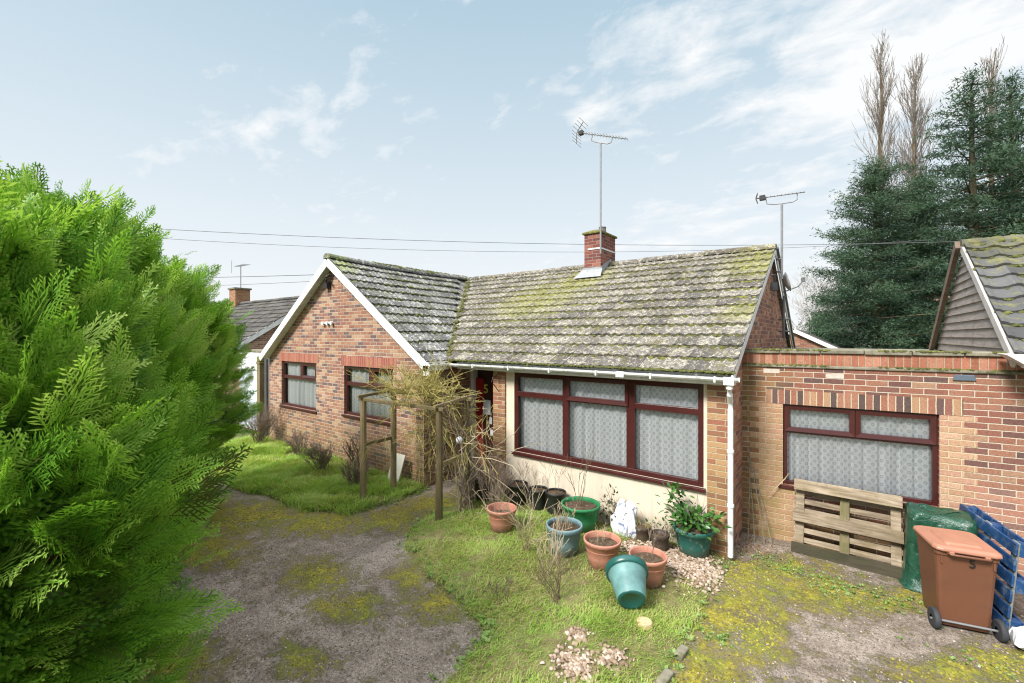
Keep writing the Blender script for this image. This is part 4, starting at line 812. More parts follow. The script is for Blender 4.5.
def conifer_hedge(label, u, v, rad, ht, n, L, seed, group, w=.007):
    rng = np.random.default_rng(seed); th = thing('conifer_tree', label, 'tree', (u, v, 0), 0, group)
    pro = [frond(1., rng, 21, 9, w*.72/L, 44, rng.uniform(.0,.22)) for _ in range(5)]
    a = rng.uniform(0, 2*math.pi, n); h = rng.random(n)**.85
    prof = lambda h: (1-h**3.6)**.8*(.58+.42*np.minimum(1, h*1.9))
    bump_ = 1 + .13*np.sin(3*a+seed+5*h) + .10*np.sin(5*a-2*seed+9*h) + .07*np.sin(9*a+17*h)
    depth = 1-.42*rng.random(n)**1.3
    r = rad*prof(h)*bump_*depth; z = .03 + ht*h*.96
    P = np.stack([r*np.cos(a), r*np.sin(a), z], 1)
    el = R(8) + R(50)*h**.9 + rng.normal(0, .24, n); aa = a + rng.normal(0, .55, n)
    D = np.stack([np.cos(aa)*np.cos(el), np.sin(aa)*np.cos(el), np.sin(el)], 1)
    Uu = np.stack([rng.normal(0,.5,n), rng.normal(0,.5,n), np.ones(n)], 1) + np.stack([np.cos(a)*.8, np.sin(a)*.8, np.zeros(n)], 1)
    S = L*rng.uniform(.55, 1.25, n); 
    n0 = n; clump = .16*np.sin(4*a+seed)*np.sin(6*h+seed*2)+.12*np.sin(11*a+13*h)
    k = max(40, n//14); a2 = rng.uniform(0, 2*math.pi, k); r2 = rad*.95*rng.random(k)**.5; h2 = ht*np.clip(1-(r2/rad)**3.2*.5, .4, 1); e2 = R(62)+rng.normal(0,.2,k)
    P = np.concatenate([P, np.stack([r2*np.cos(a2), r2*np.sin(a2), h2-.12], 1)]); D = np.concatenate([D, np.stack([np.cos(a2)*np.cos(e2), np.sin(a2)*np.cos(e2), np.sin(e2)], 1)]); Uu = np.concatenate([Uu, rng.normal(0,1,(k,3))+np.array([0,0,.3])]); S = np.concatenate([S, L*rng.uniform(.7,1.35,k)]); clump = np.concatenate([clump, np.zeros(k)]); n = n+k
    k = 26; a2 = rng.uniform(0, 2*math.pi, k); h3 = rng.uniform(.55,.97,k); r2 = rad*prof(h3)*.85; e2 = R(50)+R(22)*h3+rng.normal(0,.15,k); aa2 = a2+rng.normal(0,.3,k)
    P = np.concatenate([P, np.stack([r2*np.cos(a2), r2*np.sin(a2), ht*h3], 1)]); D = np.concatenate([D, np.stack([np.cos(aa2)*np.cos(e2), np.sin(aa2)*np.cos(e2), np.sin(e2)], 1)]); Uu = np.concatenate([Uu, rng.normal(0,1,(k,3))]); S = np.concatenate([S, L*rng.uniform(1.25,1.75,k)]); clump = np.concatenate([clump, np.full(k,.1)]); n = n+k
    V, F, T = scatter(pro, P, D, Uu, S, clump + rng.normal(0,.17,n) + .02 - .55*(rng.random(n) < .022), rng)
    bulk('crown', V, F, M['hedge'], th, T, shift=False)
    # leading shoots on top
    mb = MB(); mb.tube([(0,0,0),(.02,.03,ht*.5),(0,0,ht*.92)], [.10,.06,.015], 8)
    for i in range(220):
        hh = rng.uniform(.08,.9); aa = rng.uniform(0, 2*math.pi); rr = rad*prof(hh)*.99; e = .35+.5*hh
        mb.tube([(0,0,ht*hh*.8),(rr*.5*math.cos(aa),rr*.5*math.sin(aa),ht*hh*.8+.12*e),(rr*math.cos(aa),rr*math.sin(aa),ht*hh*.96)], [.016,.011,.004], 4, False)
    obj('trunk', mb, M['hedge_twig'], th)
    # dense inner foliage
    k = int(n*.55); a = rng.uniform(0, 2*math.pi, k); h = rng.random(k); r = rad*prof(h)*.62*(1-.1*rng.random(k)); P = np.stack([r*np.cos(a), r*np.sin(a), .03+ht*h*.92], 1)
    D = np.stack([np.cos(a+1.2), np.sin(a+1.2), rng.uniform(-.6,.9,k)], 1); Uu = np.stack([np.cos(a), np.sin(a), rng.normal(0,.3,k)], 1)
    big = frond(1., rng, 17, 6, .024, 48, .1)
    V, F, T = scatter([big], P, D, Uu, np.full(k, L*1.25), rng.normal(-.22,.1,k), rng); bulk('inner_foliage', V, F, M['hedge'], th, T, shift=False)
    return th
HG = 'tall conifers making the hedge at the left'
conifer_hedge('nearest bright green feathery conifer of the hedge, cut by the left edge', -4.15, .05, 1.08, 3.38, 1700, .50, 3, HG, .0085)
conifer_hedge('middle feathery green conifer of the hedge at the left', -6.36, .60, 1.26, 3.98, 2000, .54, 4, HG, .0095)
conifer_hedge('farthest feathery green conifer of the hedge, beside the white side garage', -8.62, 1.66, 1.56, 3.95, 2000, .52, 7, HG, .011)
# ---- dark background conifers
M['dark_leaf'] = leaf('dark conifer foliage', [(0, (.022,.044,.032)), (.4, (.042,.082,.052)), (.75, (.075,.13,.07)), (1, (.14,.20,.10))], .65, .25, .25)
def leafclump(rng, n=14, s=.16):
    V = []; F = []
    for i in range(n):
        p = np.clip(rng.normal(0, .34, 3), -.6, .6)*np.array([1.5,.8,.28]); d = rng.normal(0, 1, 3)+np.array([.5,0,.25]); d /= np.linalg.norm(d); q = np.cross(d, rng.normal(0, 1, 3)); q /= np.linalg.norm(q)
        b = len(V); l = s*rng.uniform(.8,1.7); l *= 1.35; V += [p-q*s*.14, p+d*l*.5-q*s*.20, p+d*l, p+d*l*.5+q*s*.20]; F.append((b,b+1,b+2,b+3))
    return np.array(V), np.array(F), np.zeros(len(V))+.5
def dark_conifer(label, u, v, ht, rad, seed, h0=.05, nb=150, cl=15, prof=None, group=None, ls=.16, csz=.85, gap=0.):
    rng = np.random.default_rng(seed); th = thing('conifer_tree', label, 'tree', (u, v, 0), 0, group)
    mb = MB(); mb.tube([(0,0,0),(.1,0,ht*.5),(0,.05,ht*.97)], [ht*.018,ht*.012,ht*.003], 8); P = []; D = []; T = []
    prof = prof or (lambda h: (1-h)**.6*(.55+.45*min(1,h*5)))
    for i in range(nb):
        h = h0 + (1-h0)*((i+rng.random())/nb)**.95; a = i*2.39996 + rng.normal(0,.3); l = rad*prof(h)*rng.choice([rng.uniform(.45,.8), rng.uniform(.85,1.22)]); z = ht*h
        up = .30*h-.10+rng.normal(0,.08); d = np.array([math.cos(a), math.sin(a), up])
        if l > .4: mb.tube([(0,0,z-.2),tuple(np.array([0,0,z])+d*l*.6),tuple(np.array([0,0,z+l*.08])+d*l)], [.02+l*.014,.03,.01], 4, False)
        m_ = max(3, int(cl*l/rad*1.3)); tb = rng.normal(0,.13)
        for j in range(m_):
            s = rng.uniform(.18,1.0)**.75; side = np.clip(rng.normal(0,.20),-.35,.35)*l*(1.1-s*.75); p = np.array([0,0,z+.08*l*s*s]) + d*l*s + np.array([-math.sin(a), math.cos(a), 0])*side + np.array([0,0,rng.normal(0,.10)])
            if rng.random() < gap*(1-s): continue
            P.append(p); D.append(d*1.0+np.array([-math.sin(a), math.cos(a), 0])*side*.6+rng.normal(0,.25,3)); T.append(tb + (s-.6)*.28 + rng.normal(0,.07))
    obj('trunk', mb, M['bark'], th); P = np.array(P); n = len(P); D = np.array(D)
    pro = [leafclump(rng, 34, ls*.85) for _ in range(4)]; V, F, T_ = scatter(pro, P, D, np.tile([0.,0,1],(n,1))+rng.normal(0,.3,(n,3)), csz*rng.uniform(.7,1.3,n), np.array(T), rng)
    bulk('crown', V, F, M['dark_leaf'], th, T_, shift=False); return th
CG = 'dark conifers behind the garage'
round_ = lambda h: max(.12, (1-abs(h-.30)/.72)**.62 if h > .3 else .80+.20*h/.3)
dark_conifer('broad dark green conifer standing left of the others behind the garage', 1.55, 36.5, 13.9, 3.6, 31, .0, 215, 18, round_, CG, .15, .86, .05)
dark_conifer('narrower dark conifer close right of the broad one, under the second bare poplar', 4.0, 38.9, 13.2, 2.7, 32, .0, 180, 17, round_, CG, .15, .86, .05)
tall = lambda h: max(.10, min(1, (1-h)*2.1)**.8*(.45+.55*min(1, h*2.2)))
dark_conifer('tallest open layered conifer with visible trunk beyond the boarded gable', 6.9, 42.7, 20.7, 4.0, 33, .16, 96, 16, tall, CG, .17, 1.0, .28)
dark_conifer('tall dark layered conifer in the middle of the right hand group', 9.4, 46.0, 21.2, 3.6, 34, .16, 92, 16, tall, CG, .17, 1.0, .28)
dark_conifer('dark layered conifer cut by the right edge of the photo', 11.4, 47.5, 21.0, 3.9, 35, .16, 92, 16, tall, CG, .17, 1.0, .28)
dark_conifer('small pointed green conifer beside the distant brick gable', -1.5, 49, 4.9, 2.5, 36, .0, 90, 16, lambda h: max(.04, 1-h), None, .22, .9)
# ---- bare trees
def grow(mb, p, d, l, r, lev, rng, spread, up, nmin=2, tubes=3, rmin=.01):
    n = 4; path = [Vector(p)]; dd = Vector(d)
    for i in range(n):
        dd = (dd + Vector((rng.normal(0,.09), rng.normal(0,.09), up*.12))).normalized(); path.append(path[-1] + dd*l/n)
    mb.tube(path, [max(rmin, r*(1-.55*i/n)) for i in range(n+1)], 5 if lev > 2 else tubes, False)
    if lev == 0: return
    k = nmin + int(rng.integers(0, 3))
    for i in range(k):
        s = rng.uniform(.30, 1.0); q = path[0].lerp(path[-1], s) if False else path[min(n, int(s*n))].lerp(path[min(n, int(s*n)+1)], s*n % 1)
        ax = Vector((rng.normal(), rng.normal(), rng.normal()*.4)).normalized(); nd = (dd + ax*spread).normalized(); nd = (nd + Vector((0,0,up))).normalized()
        grow(mb, q, nd, l*rng.uniform(.45,.75), r*.5, lev-1, rng, spread, up, nmin, tubes, rmin)
M['poplar_twig'] = simple('grey poplar twigs', (.17,.145,.125), .9, .25, 2, 0)
def poplar(label, u, v, ht, seed, group, wd=.9, n=130, z0=.42):
    rng = np.random.default_rng(seed); th = thing('bare_poplar', label, 'tree', (u, v, 0), 0, group); mb = MB()
    path = [(rng.normal(0,.12)*k/8, rng.normal(0,.12)*k/8, ht*k/10) for k in range(11)]
    mb.tube(path, [ht*.013*(1-.95*k/10)+.015 for k in range(11)], 7); obj('trunk', mb, M['bark'], th); mb = MB()
    for i in range(n):
        h = rng.uniform(z0, .96); a = rng.uniform(0, 2*math.pi); l = ht*.16*(1-h)**.5*rng.uniform(.5,1.1)+.5
        lean = rng.uniform(.22,.45)*wd; d = Vector((math.cos(a)*lean, math.sin(a)*lean, 1)).normalized()
        grow(mb, (path[int(h*10)][0], path[int(h*10)][1], ht*h), d, l, .03, 2, rng, .30, .35, 2, 3, .010)
    obj('branches', mb, M['poplar_twig'], th); return th
PG = 'bare poplars behind the dark conifers'
poplar('tall bare poplar with single straight stem, leftmost above the broad conifer', 2.4, 46.9, 26.7, 41, PG, .95, 80, .45)
poplar('bushier bare poplar standing just right of the straight stemmed one', 4.5, 48.4, 25.0, 42, PG, 1.0, 105, .50)
poplar('thin bare poplar poking above the tall conifers at far right', 10.2, 55.3, 27.6, 43, PG, .6, 48, .6)
# ---- far wood
M['hazed_twig'] = simple('haze paled far twigs', (.40,.38,.37), .95, .2, .5, 0)  # distance haze put into the twig colour, paled towards grey
rng = np.random.default_rng(51); mb = MB()
for i in range(46):
    a = rng.uniform(-6, 12) if i < 34 else rng.uniform(-40,-6); v = 95 + rng.uniform(-8, 14); ht = rng.uniform(9, 14.5)*(1 if i < 34 else .55)
    mb.tube([(a,v,0),(a,v,ht*.4)], [.2,.14], 5, False)
    for k in range(5): grow(mb, (a, v, ht*rng.uniform(.15,.4)), (rng.normal(0,.45), rng.normal(0,.45), 1), ht*.45, .10, 3, rng, .6, .12, 2, 3, .028)
wd = obj('far_wood', mb, M['hazed_twig']); tag(wd, 'pale hazy leafless woodland on the skyline right of the bungalow gable', 'woodland', kind='stuff')
# ---- grass
M['grass'] = leaf('garden grass', [(0, (.36,.27,.16)), (.22, (.60,.53,.28)), (.42, (.48,.52,.15)), (.68, (.27,.50,.07)), (1, (.44,.62,.14))], .6, .45, .8)
def blades(P, n, h0, h1, w, rng, tf, excl=()):
    x0 = min(p[0] for p in P); x1 = max(p[0] for p in P); y0 = min(p[1] for p in P); y1 = max(p[1] for p in P)
    x = rng.uniform(x0, x1, n); y = rng.uniform(y0, y1, n); k = inpoly(x + .07*vnoise(x,y,7,11)+rng.normal(0,.035,n), y + .07*vnoise(x,y,8,12)+rng.normal(0,.035,n), P); k &= rng.random(n) < .62+.55*vnoise(x,y,3.3,14)+.3*vnoise(x,y,9,15)
    for (a, b, r) in excl: k &= (np.hypot(x-a, y-b) > r*rng.uniform(.75,1.15,n))
    x, y = x[k], y[k]; n = len(x); z = gz(x, y)-.01; h = rng.uniform(h0, h1, n)*np.clip(1+.8*vnoise(x, y, 5.3, 4)+.3*vnoise(x,y,13,6), .35, 2); a = 2.5*vnoise(x,y,5,21)+rng.normal(0,1.1,n); ln = rng.uniform(.4, 1.7, n)*h
    s = np.stack([-np.sin(a), np.cos(a), 0*a], 1)*w*rng.uniform(.7,1.3,n)[:,None]; d = np.stack([np.cos(a), np.sin(a), 0*a], 1); b = np.stack([x,y,z],1); up = np.array([0,0,1.])
    m1 = b + up*(h*.62)[:,None] + d*(ln*.35)[:,None]; tp = b + up*(h*.85)[:,None] + d*ln[:,None]
    V = np.stack([b-s, b+s, m1+s*.7, m1-s*.7, tp], 1).reshape(-1,3); f = np.array([(0,1,2),(0,2,3),(3,2,4)]); F = (f[None]+(np.arange(n)*5)[:,None,None]).reshape(-1,3)
    return V, F, np.repeat(np.clip(tf(x, y)+rng.normal(0,.23,n),0,1), 5)
GRAV = [(-1.62,5.72,.55),(-1.35,5.6,.42),(-2.15,5.75,.35),(-1.85,3.35,.22),(-1.62,3.62,.15),(-2.0,3.7,.12)]
rng = np.random.default_rng(61)
tl = lambda x, y: .55 + .20*vnoise(x, y, 1.9, 7) + .17*vnoise(x, y, 5.5, 8) - .10*np.exp(-((x+2.6)**2+(y-4.4)**2)/.9) + .12*np.exp(-((x+5)**2+(y-4.6)**2)/.5)
V, F, T = blades(LAWN, 150000, .018, .058, .0032, rng, tl, GRAV); tag(bulk('grass', V, F, M['grass'], None, T), 'rough pale green lawn with straw patches before the big window', 'grass', kind='stuff')
tb = lambda x, y: .57 + .16*vnoise(x, y, 1.7, 9) + .14*vnoise(x, y, 6, 3)
V, F, T = blades(BED, 130000, .02, .15, .0042, rng, tb, [(-8.2,5.5,.25),(-10.5,5.3,.3)]); tag(bulk('grass', V, F, M['grass'], None, T), 'lush green grass in the bed below the gable windows', 'grass', kind='stuff')
# low leafy weeds along bed edge and lawn edge
M['weed'] = leaf('low weed leaves', [(0, (.09,.15,.04)), (.5, (.17,.28,.06)), (1, (.30,.38,.16))], .6, .2, 2)
def rosettes(pts, rng, size, k=9):
    Vs = []; Fs = []; Ts = []; n = 0
    for (x, y, s) in pts:
        z = float(gz(np.array([x]), np.array([y]))[0]); t = rng.uniform(.2,1)
        for j in range(k):
            a = rng.uniform(0, 6.28); e = rng.uniform(.2, 1.2); l = size*s*rng.uniform(.5,1.1); d = np.array([math.cos(a)*math.cos(e), math.sin(a)*math.cos(e), math.sin(e)]); q = np.array([-math.sin(a), math.cos(a), 0])*l*.3; p = np.array([x, y, z])+np.array([math.cos(a), math.sin(a), 0])*l*.2
            Vs += [p, p+d*l*.5-q, p+d*l+np.array([0,0,-l*.15]), p+d*l*.5+q]; Fs.append((n, n+1, n+2, n+3)); Ts += [np.clip(t+rng.normal(0,.12),0,1)]*4; n += 4
    return np.array(Vs), np.array(Fs), np.array(Ts)
pts = []
for P, cnt in ((BED[:6], 300), (LAWN[1:9], 110), (LAWN[10:15], 60)):
    for i in range(cnt):
        j = rng.integers(0, len(P)-1); s = rng.random(); pts.append((P[j][0]+(P[j+1][0]-P[j][0])*s+rng.normal(0,.06), P[j][1]+(P[j+1][1]-P[j][1])*s+abs(rng.normal(0,.10)), rng.uniform(.5,1.3)))
for (cx_, cy_, n_, sg) in ((-.95,4.55,26,.10),(-.2,6.35,90,.28),(.35,6.3,60,.25),(-.7,6.5,50,.2),(.9,5.55,16,.15)):
    for i in range(n_): pts.append((cx_+rng.normal(0,sg), cy_+rng.normal(0,sg*.6), rng.uniform(.4,.9)))
V, F, T = rosettes(pts, rng, .045); tag(bulk('weeds', V, F, M['weed'], None, T), 'low leafy weeds creeping along the edges of bed, lawn and drive', 'weeds', kind='stuff')
# gravel and leaves
rng = np.random.default_rng(71); P = []
for (a, b, r), n_ in zip(GRAV, (800,560,330,260,130,70)):
    q = rng.normal(0, r*.45, (n_, 2)); P.append(np.stack([a+q[:,0], b+q[:,1]], 1))
P = np.concatenate(P); P = P[(P[:,1] < 6.22) & (P[:,0] < -1.14)]; z = gz(P[:,0], P[:,1]); P = np.stack([P[:,0], P[:,1], z+.008], 1); n_ = len(P)
nn = rng.normal(0,.35,(n_,3))+np.array([0,0,1.]); nn /= np.linalg.norm(nn,axis=1)[:,None]
M['gravel'] = leaf('pale garden gravel', [(0, (.12,.085,.055)), (.35, (.27,.19,.13)), (.7, (.40,.31,.24)), (1, (.56,.50,.44))], .85, 0, 3)
V, F, T = lumps(P, nn, rng.uniform(.008,.026,n_), rng, rng.random(n_), .7); tag(bulk('gravel', V, F, M['gravel'], None, T, smooth=False), 'loose pale gravel spilled on the lawn by the pots', 'gravel', kind='stuff')
M['dead_leaf'] = leaf('dead brown leaves', [(0, (.10,.055,.03)), (.5, (.24,.14,.075)), (1, (.45,.33,.22))], .8, .1, 4)
pts = []
for i in range(1300):
    k = rng.random()
    if k < .35: pts.append((-1.0+rng.normal(0,.2), 6.8+rng.normal(0,.22), rng.uniform(.5,1)))
    elif k < .6: pts.append((rng.uniform(-4.8,-1.2), rng.uniform(5.6,6.2), rng.uniform(.4,1)))
    elif k < .8: pts.append((rng.uniform(-4.5,-1.2), rng.uniform(3.2,5.6), rng.uniform(.4,.9)))
    else: pts.append((rng.uniform(-9,1.5), rng.uniform(1.5,7), rng.uniform(.3,.7)))
V, F, T = rosettes(pts, rng, .036, 2); tag(bulk('fallen_leaves', V, F, M['dead_leaf'], None, T), 'scattered brown fallen leaves and crumbs on the ground', 'leaves', kind='stuff')
# moss cushions and small stones on the tarmac
rng = np.random.default_rng(81); x = rng.uniform(-9,1.8,26000); y = rng.uniform(.5,7.2,26000); d = mossdens(x, y) + .25*vnoise(x, y, 6, 3) + .2*vnoise(x, y, 17, 5); k = (d > rng.uniform(.45,.95,26000)) & ~inpoly(x, y, LAWN) & ~inpoly(x, y, BED)
P = np.stack([x[k], y[k], zf(x[k], y[k])+.001], 1); n_ = len(P); x2 = rng.uniform(-8,1.8,60000); y2 = rng.uniform(.6,7.1,60000); d2 = mossdens(x2, y2) + .25*vnoise(x2, y2, 6, 3) + .2*vnoise(x2, y2, 17, 5) + .15*vnoise(x2, y2, 41, 6); k2 = (d2 > rng.uniform(.38,.8,60000)) & ~inpoly(x2, y2, LAWN) & ~inpoly(x2, y2, BED); P = np.concatenate([P, np.stack([x2[k2], y2[k2], zf(x2[k2], y2[k2])], 1)]); n_ = len(P)
M['ground_moss'] = leaf('ground moss', [(0, (.075,.07,.016)), (.5, (.20,.18,.028)), (1, (.36,.34,.05))], .95, 0, 3)
V, F, T = lumps(P, (0,0,1), rng.uniform(.003,.016,n_), rng, np.clip(.42+.3*vnoise(P[:,0],P[:,1],3,2)+rng.normal(0,.24,n_),0,1), .7); tag(bulk('ground_moss', V, F, M['ground_moss'], None, T, smooth=True), 'yellow green moss cushions spread over the worn tarmac drive', 'moss', kind='stuff')
x = rng.uniform(-8,1.8,2600); y = rng.uniform(.8,7,2600); k = ~inpoly(x, y, LAWN) & ~inpoly(x, y, BED); P = np.stack([x[k],y[k],zf(x[k],y[k])+.004],1)
V, F, T = lumps(P, (0,0,1), rng.uniform(.003,.011,len(P)), rng, rng.uniform(.2,1,len(P)), .7); tag(bulk('loose_stones', V, F, M['gravel'], None, T), 'small loose stones dotted over the drive', 'stones', kind='stuff')
# ---- bare garden shrubs
def shrub(label, u, v, ht, n, mat, seed, lean=(0,0), spread=.5, lev=3, r=.008, group=None, rmin=.0022, up=.12, name='bare_shrub'):
    rng = np.random.default_rng(seed); mb = MB(); z = float(gz(np.array([u]), np.array([v]))[0])-.02
    for i in range(n):
        a = rng.uniform(0, 6.28); d = Vector((math.cos(a)*spread*rng.uniform(.2,1)+lean[0], math.sin(a)*spread*rng.uniform(.2,1)+lean[1], 1)).normalized()
        grow(mb, (rng.normal(0,.04), rng.normal(0,.04), 0), d, ht*rng.uniform(.35,.6), r, lev, rng, .55, up, 2, 3, rmin)
    o = obj(name, mb, mat); o.location = (u, v, z); return tag(o, label, 'shrub', group)
shrub('tangled grey leafless shrub at the left corner of the brick gable', -12.3, 5.25, 1.25, 34, M['twig_grey'], 1, (.1,0), .6, 3, .01)
shrub('smaller brown leafless shrub spreading below the left gable window', -10.3, 5.25, .75, 22, M['twig_grey'], 2, (.25,-.1), .8, 3, .008)
shrub('low tawny brush of dead stems close beside the left arch post', -7.35, 4.85, .55, 34, M['twig_grey'], 22, (0,0), .9, 3, .006)
shrub('dry brown shrub on the grass left of the timber arch', -8.7, 4.95, .7, 34, M['twig_grey'], 3, (0,0), .9, 3, .006)
shrub('dark leaning branchy shrub against the brickwork left of the timber arch', -8.1, 5.45, 1.15, 5, M['bark'], 4, (-.55,0), .25, 2, .022, None, .004)
shrub('thin dark spiky twigs standing in the middle of the lawn', -2.45, 4.05, .62, 9, M['bark'], 5, (-.25,.1), .7, 2, .006)
shrub('small bare twigs low on the lawn left of the spiky dark twigs', -3.0, 3.75, .32, 8, M['twig_grey'], 6, (0,0), .9, 2, .004)
shrub('long straw coloured stems arching over the lawn in front of the blue pot', -3.35, 4.75, 1.2, 10, M['twig_pale'], 7, (.5,-.35), .45, 2, .007, None, .0025, -.05)
shrub('tangle of pale dead stems at the foot of the pier behind the left terracotta pot', -4.55, 5.55, .95, 20, M['twig_grey'], 8, (0,0), .55, 3, .007)
shrub('whippy pale stems between the terracotta pot in the middle and the blue pot', -2.75, 4.45, .75, 9, M['twig_pale'], 9, (.05,0), .6, 2, .005)
shrub('dry brush of stems by the front step behind the right arch posts', -5.25, 5.75, 1.05, 24, M['twig_grey'], 10, (.1,-.1), .5, 3, .007)

rng = np.random.default_rng(83); n_ = 34000; Yc = .6+6.4*rng.random(n_)**1.0; x = rng.uniform(-6.5,1.9,n_); k = ~inpoly(x, Yc, LAWN) & ~inpoly(x, Yc, BED); P = np.stack([x[k], Yc[k], zf(x[k], Yc[k])+.001], 1)
M['grit'] = leaf('tarmac grit', [(0, (.035,.028,.024)), (.45, (.14,.11,.095)), (.75, (.30,.26,.23)), (1, (.55,.50,.45))], .9, 0, 4)
V, F, T = lumps(P, (0,0,1), rng.uniform(.0025,.0075,len(P)), rng, np.clip(rng.normal(.38,.25,len(P)),0,1), .8); tag(bulk('grit', V, F, M['grit'], None, T), 'fine dark and pale grit lying loose on the worn drive', 'grit', kind='stuff')
# ================================================================== garden arch
ar = thing('garden_arch', 'weathered timber garden arch of four posts over the path to the door', 'arch', (-5.85, 4.98, 0))
PO = [(-6.68,4.55,1.82),(-6.65,5.17,1.87),(-5.0,4.75,1.78),(-5.07,5.46,1.84)]
for (u, v, h) in PO:
    mb = MB(); mb.tube([(u,v,-.05),(u+.008,v,.9),(u,v+.005,h)], [.058,.054,.052], 10); obj('post', mb, M['post'], ar, True)
mb = MB(); mb.obox((-6.68,4.5,1.005),(-6.65,5.22,1.03),.05,.06); obj('rail', mb, M['post'], ar, True, bevel=.008)
mb = MB(); mb.obox((-5.0,4.7,.89),(-5.07,5.5,.92),.05,.07); obj('rail', mb, M['post'], ar, True, bevel=.008)
mb = MB(); mb.obox((-6.78,4.55,1.80),(-4.88,4.75,1.77),.07,.055); obj('beam', mb, M['post'], ar, True, bevel=.008)
mb = MB(); mb.obox((-6.78,5.16,1.87),(-4.95,5.46,1.84),.06,.055); obj('beam', mb, M['post'], ar, True, bevel=.008)
mb = MB(); mb.obox((-6.68,4.45,1.855),(-6.65,5.25,1.90),.05,.05); obj('cross_rail', mb, M['post'], ar, True, bevel=.008)
mb = MB(); mb.obox((-5.0,4.65,1.81),(-5.07,5.56,1.88),.05,.05); obj('cross_rail', mb, M['post'], ar, True, bevel=.008)
rng = np.random.default_rng(91); cp = thing('climbing_shrub', 'tangled yellow green leafless climber smothering the top of the timber arch', 'climber', (-5.05, 5.4, 0)); mb = MB(); mb2 = MB()
for i in range(10):
    a = (-5.0+rng.normal(0,.10), 5.35+rng.normal(0,.12), .02); b = (-5.1+rng.normal(0,.2), 5.3+rng.normal(0,.2), 1.0); c_ = (-5.3+rng.normal(0,.35), 5.2+rng.normal(0,.25), 1.95)
    mb2.tube([a, tuple(np.array(a)*.4+np.array(b)*.6+rng.normal(0,.06,3)), b, tuple((np.array(b)+np.array(c_))/2+rng.normal(0,.08,3)), c_], [.013,.011,.009,.008,.006], 5, False)
obj('stem', mb2, M['twig_grey'], cp, True)
for i in range(150):
    u = min(-5.35, -5.72 + rng.normal(0,.45)); v = 5.1 + rng.normal(0,.28); z = 1.78 + rng.uniform(-.05,.25); d = Vector((rng.normal(0,.8), rng.normal(0,.7), rng.normal(.35,.55))).normalized()
    grow(mb, (u,v,z), d, rng.uniform(.22,.5), .006, 2, rng, .75, .0, 2, 3, .0032)
for i in range(58):
    u = -5.35 + rng.normal(0,.35); v = 5.2 + rng.normal(0,.25); z = rng.uniform(1.2,1.8); d = Vector((rng.normal(0,.7), rng.normal(0,.6), rng.normal(-.5,.5))).normalized(); grow(mb, (u,v,z), d, rng.uniform(.3,.6), .005, 2, rng, .6, -.1, 2, 3, .0024)
obj('twigs', mb, M['twig_yellow'], cp, True)
mb = MB()
for i in range(56):
    a = np.array((-5.02+rng.normal(0,.25), 5.45+rng.normal(0,.2), rng.uniform(.1,1.4))); b = a + np.array((rng.normal(.2,.35), rng.normal(0,.25), rng.normal(.1,.55)))
    mid = (a+b)/2+rng.normal(0,.12,3); mb.tube([a, (a+mid)/2+rng.normal(0,.03,3), mid, (mid+b)/2+rng.normal(0,.03,3), b], [.005,.005,.004,.004,.002], 4, False)
obj('dead_twigs', mb, M['twig_pale'], cp, True)
o = thing('hanging_lantern', 'small round white ornament hanging in the bare twigs by the right arch post', 'ornament', (-5.0, 5.2, 1.15)); mb = MB(); mb.lathe([(0,0),(.04,.01),(.055,.05),(.05,.09),(.02,.11),(.0,.115)], 14); obj('shade', mb, M['white_pvc'], o, smooth=True); mb = MB(); mb.tube([(0,0,.11),(0,0,.3)], .003, 4); obj('cord', mb, M['black_plastic'], o)
# leaning white board
lb = thing('leaning_board', 'pale grey rectangular slab leaning on the brick gable behind the arch', 'board', (-6.93, 5.35, .05)); mb = MB(); mb.M = Matrix.Rotation(R(-20), 4, 'X'); mb.box(-.17,.17,-.012,.012,0,.58); obj('panel', mb, simple('pale slab', (.46,.45,.38), .8, .1, 6, .1, dirt=(.22,.24,.12), dirt_amt=.5), lb, bevel=.003)
# ================================================================== pots
def potmat(name, col, d=.2):
    m, t, p, o = newmat(name); oc = ocoord(t); n = noise(t, oc, 5, 7, .65); f = noise(t, oc, 60, 4, .7); oi = t.nodes.new('ShaderNodeObjectInfo')
    c = mix(t, maprange(t, n, .45, .7, 0, .5), col, tuple(x*.6+.03 for x in col)); c = mix(t, maprange(t, noise(t, oc, 11, 7, .7), .56, .72, 0, .45), c, (.55,.52,.46))
    z = axis(t, oc, 2); c = mix(t, math_(t, 'MULTIPLY', maprange(t, z, .0, .15, 1, 0), maprange(t, noise(t, oc, 17, 6, .7), .35, .6)), c, (.10,.085,.045))
    c = mix(t, 1., c, ramp(t, oi.outputs['Random'], [(0, (.85,.85,.85)), (1, (1.12,1.1,1.08))]), 'MULTIPLY'); c = mix(t, 1., c, ramp(t, f, [(.3, (.86,.86,.86)), (.7, (1.1,1.1,1.1))]), 'MULTIPLY')
    setc(t, p.inputs['Base Color'], c); p.inputs['Roughness'].default_value = .6; p.inputs['Specular IOR Level'].default_value = .35; bump(t, p, f, .15, .004); return m
M['terra'] = potmat('terracotta plastic', (.45,.20,.14)); M['teal'] = potmat('blue green plastic', (.045,.155,.145)); M['bluegrey'] = potmat('weathered blue grey plastic', (.15,.25,.28))
M['green'] = potmat('bright green plastic', (.015,.17,.06)); M['brownpot'] = potmat('dark brown plastic', (.055,.038,.028)); M['teal2'] = potmat('deep green plastic', (.015,.105,.085))
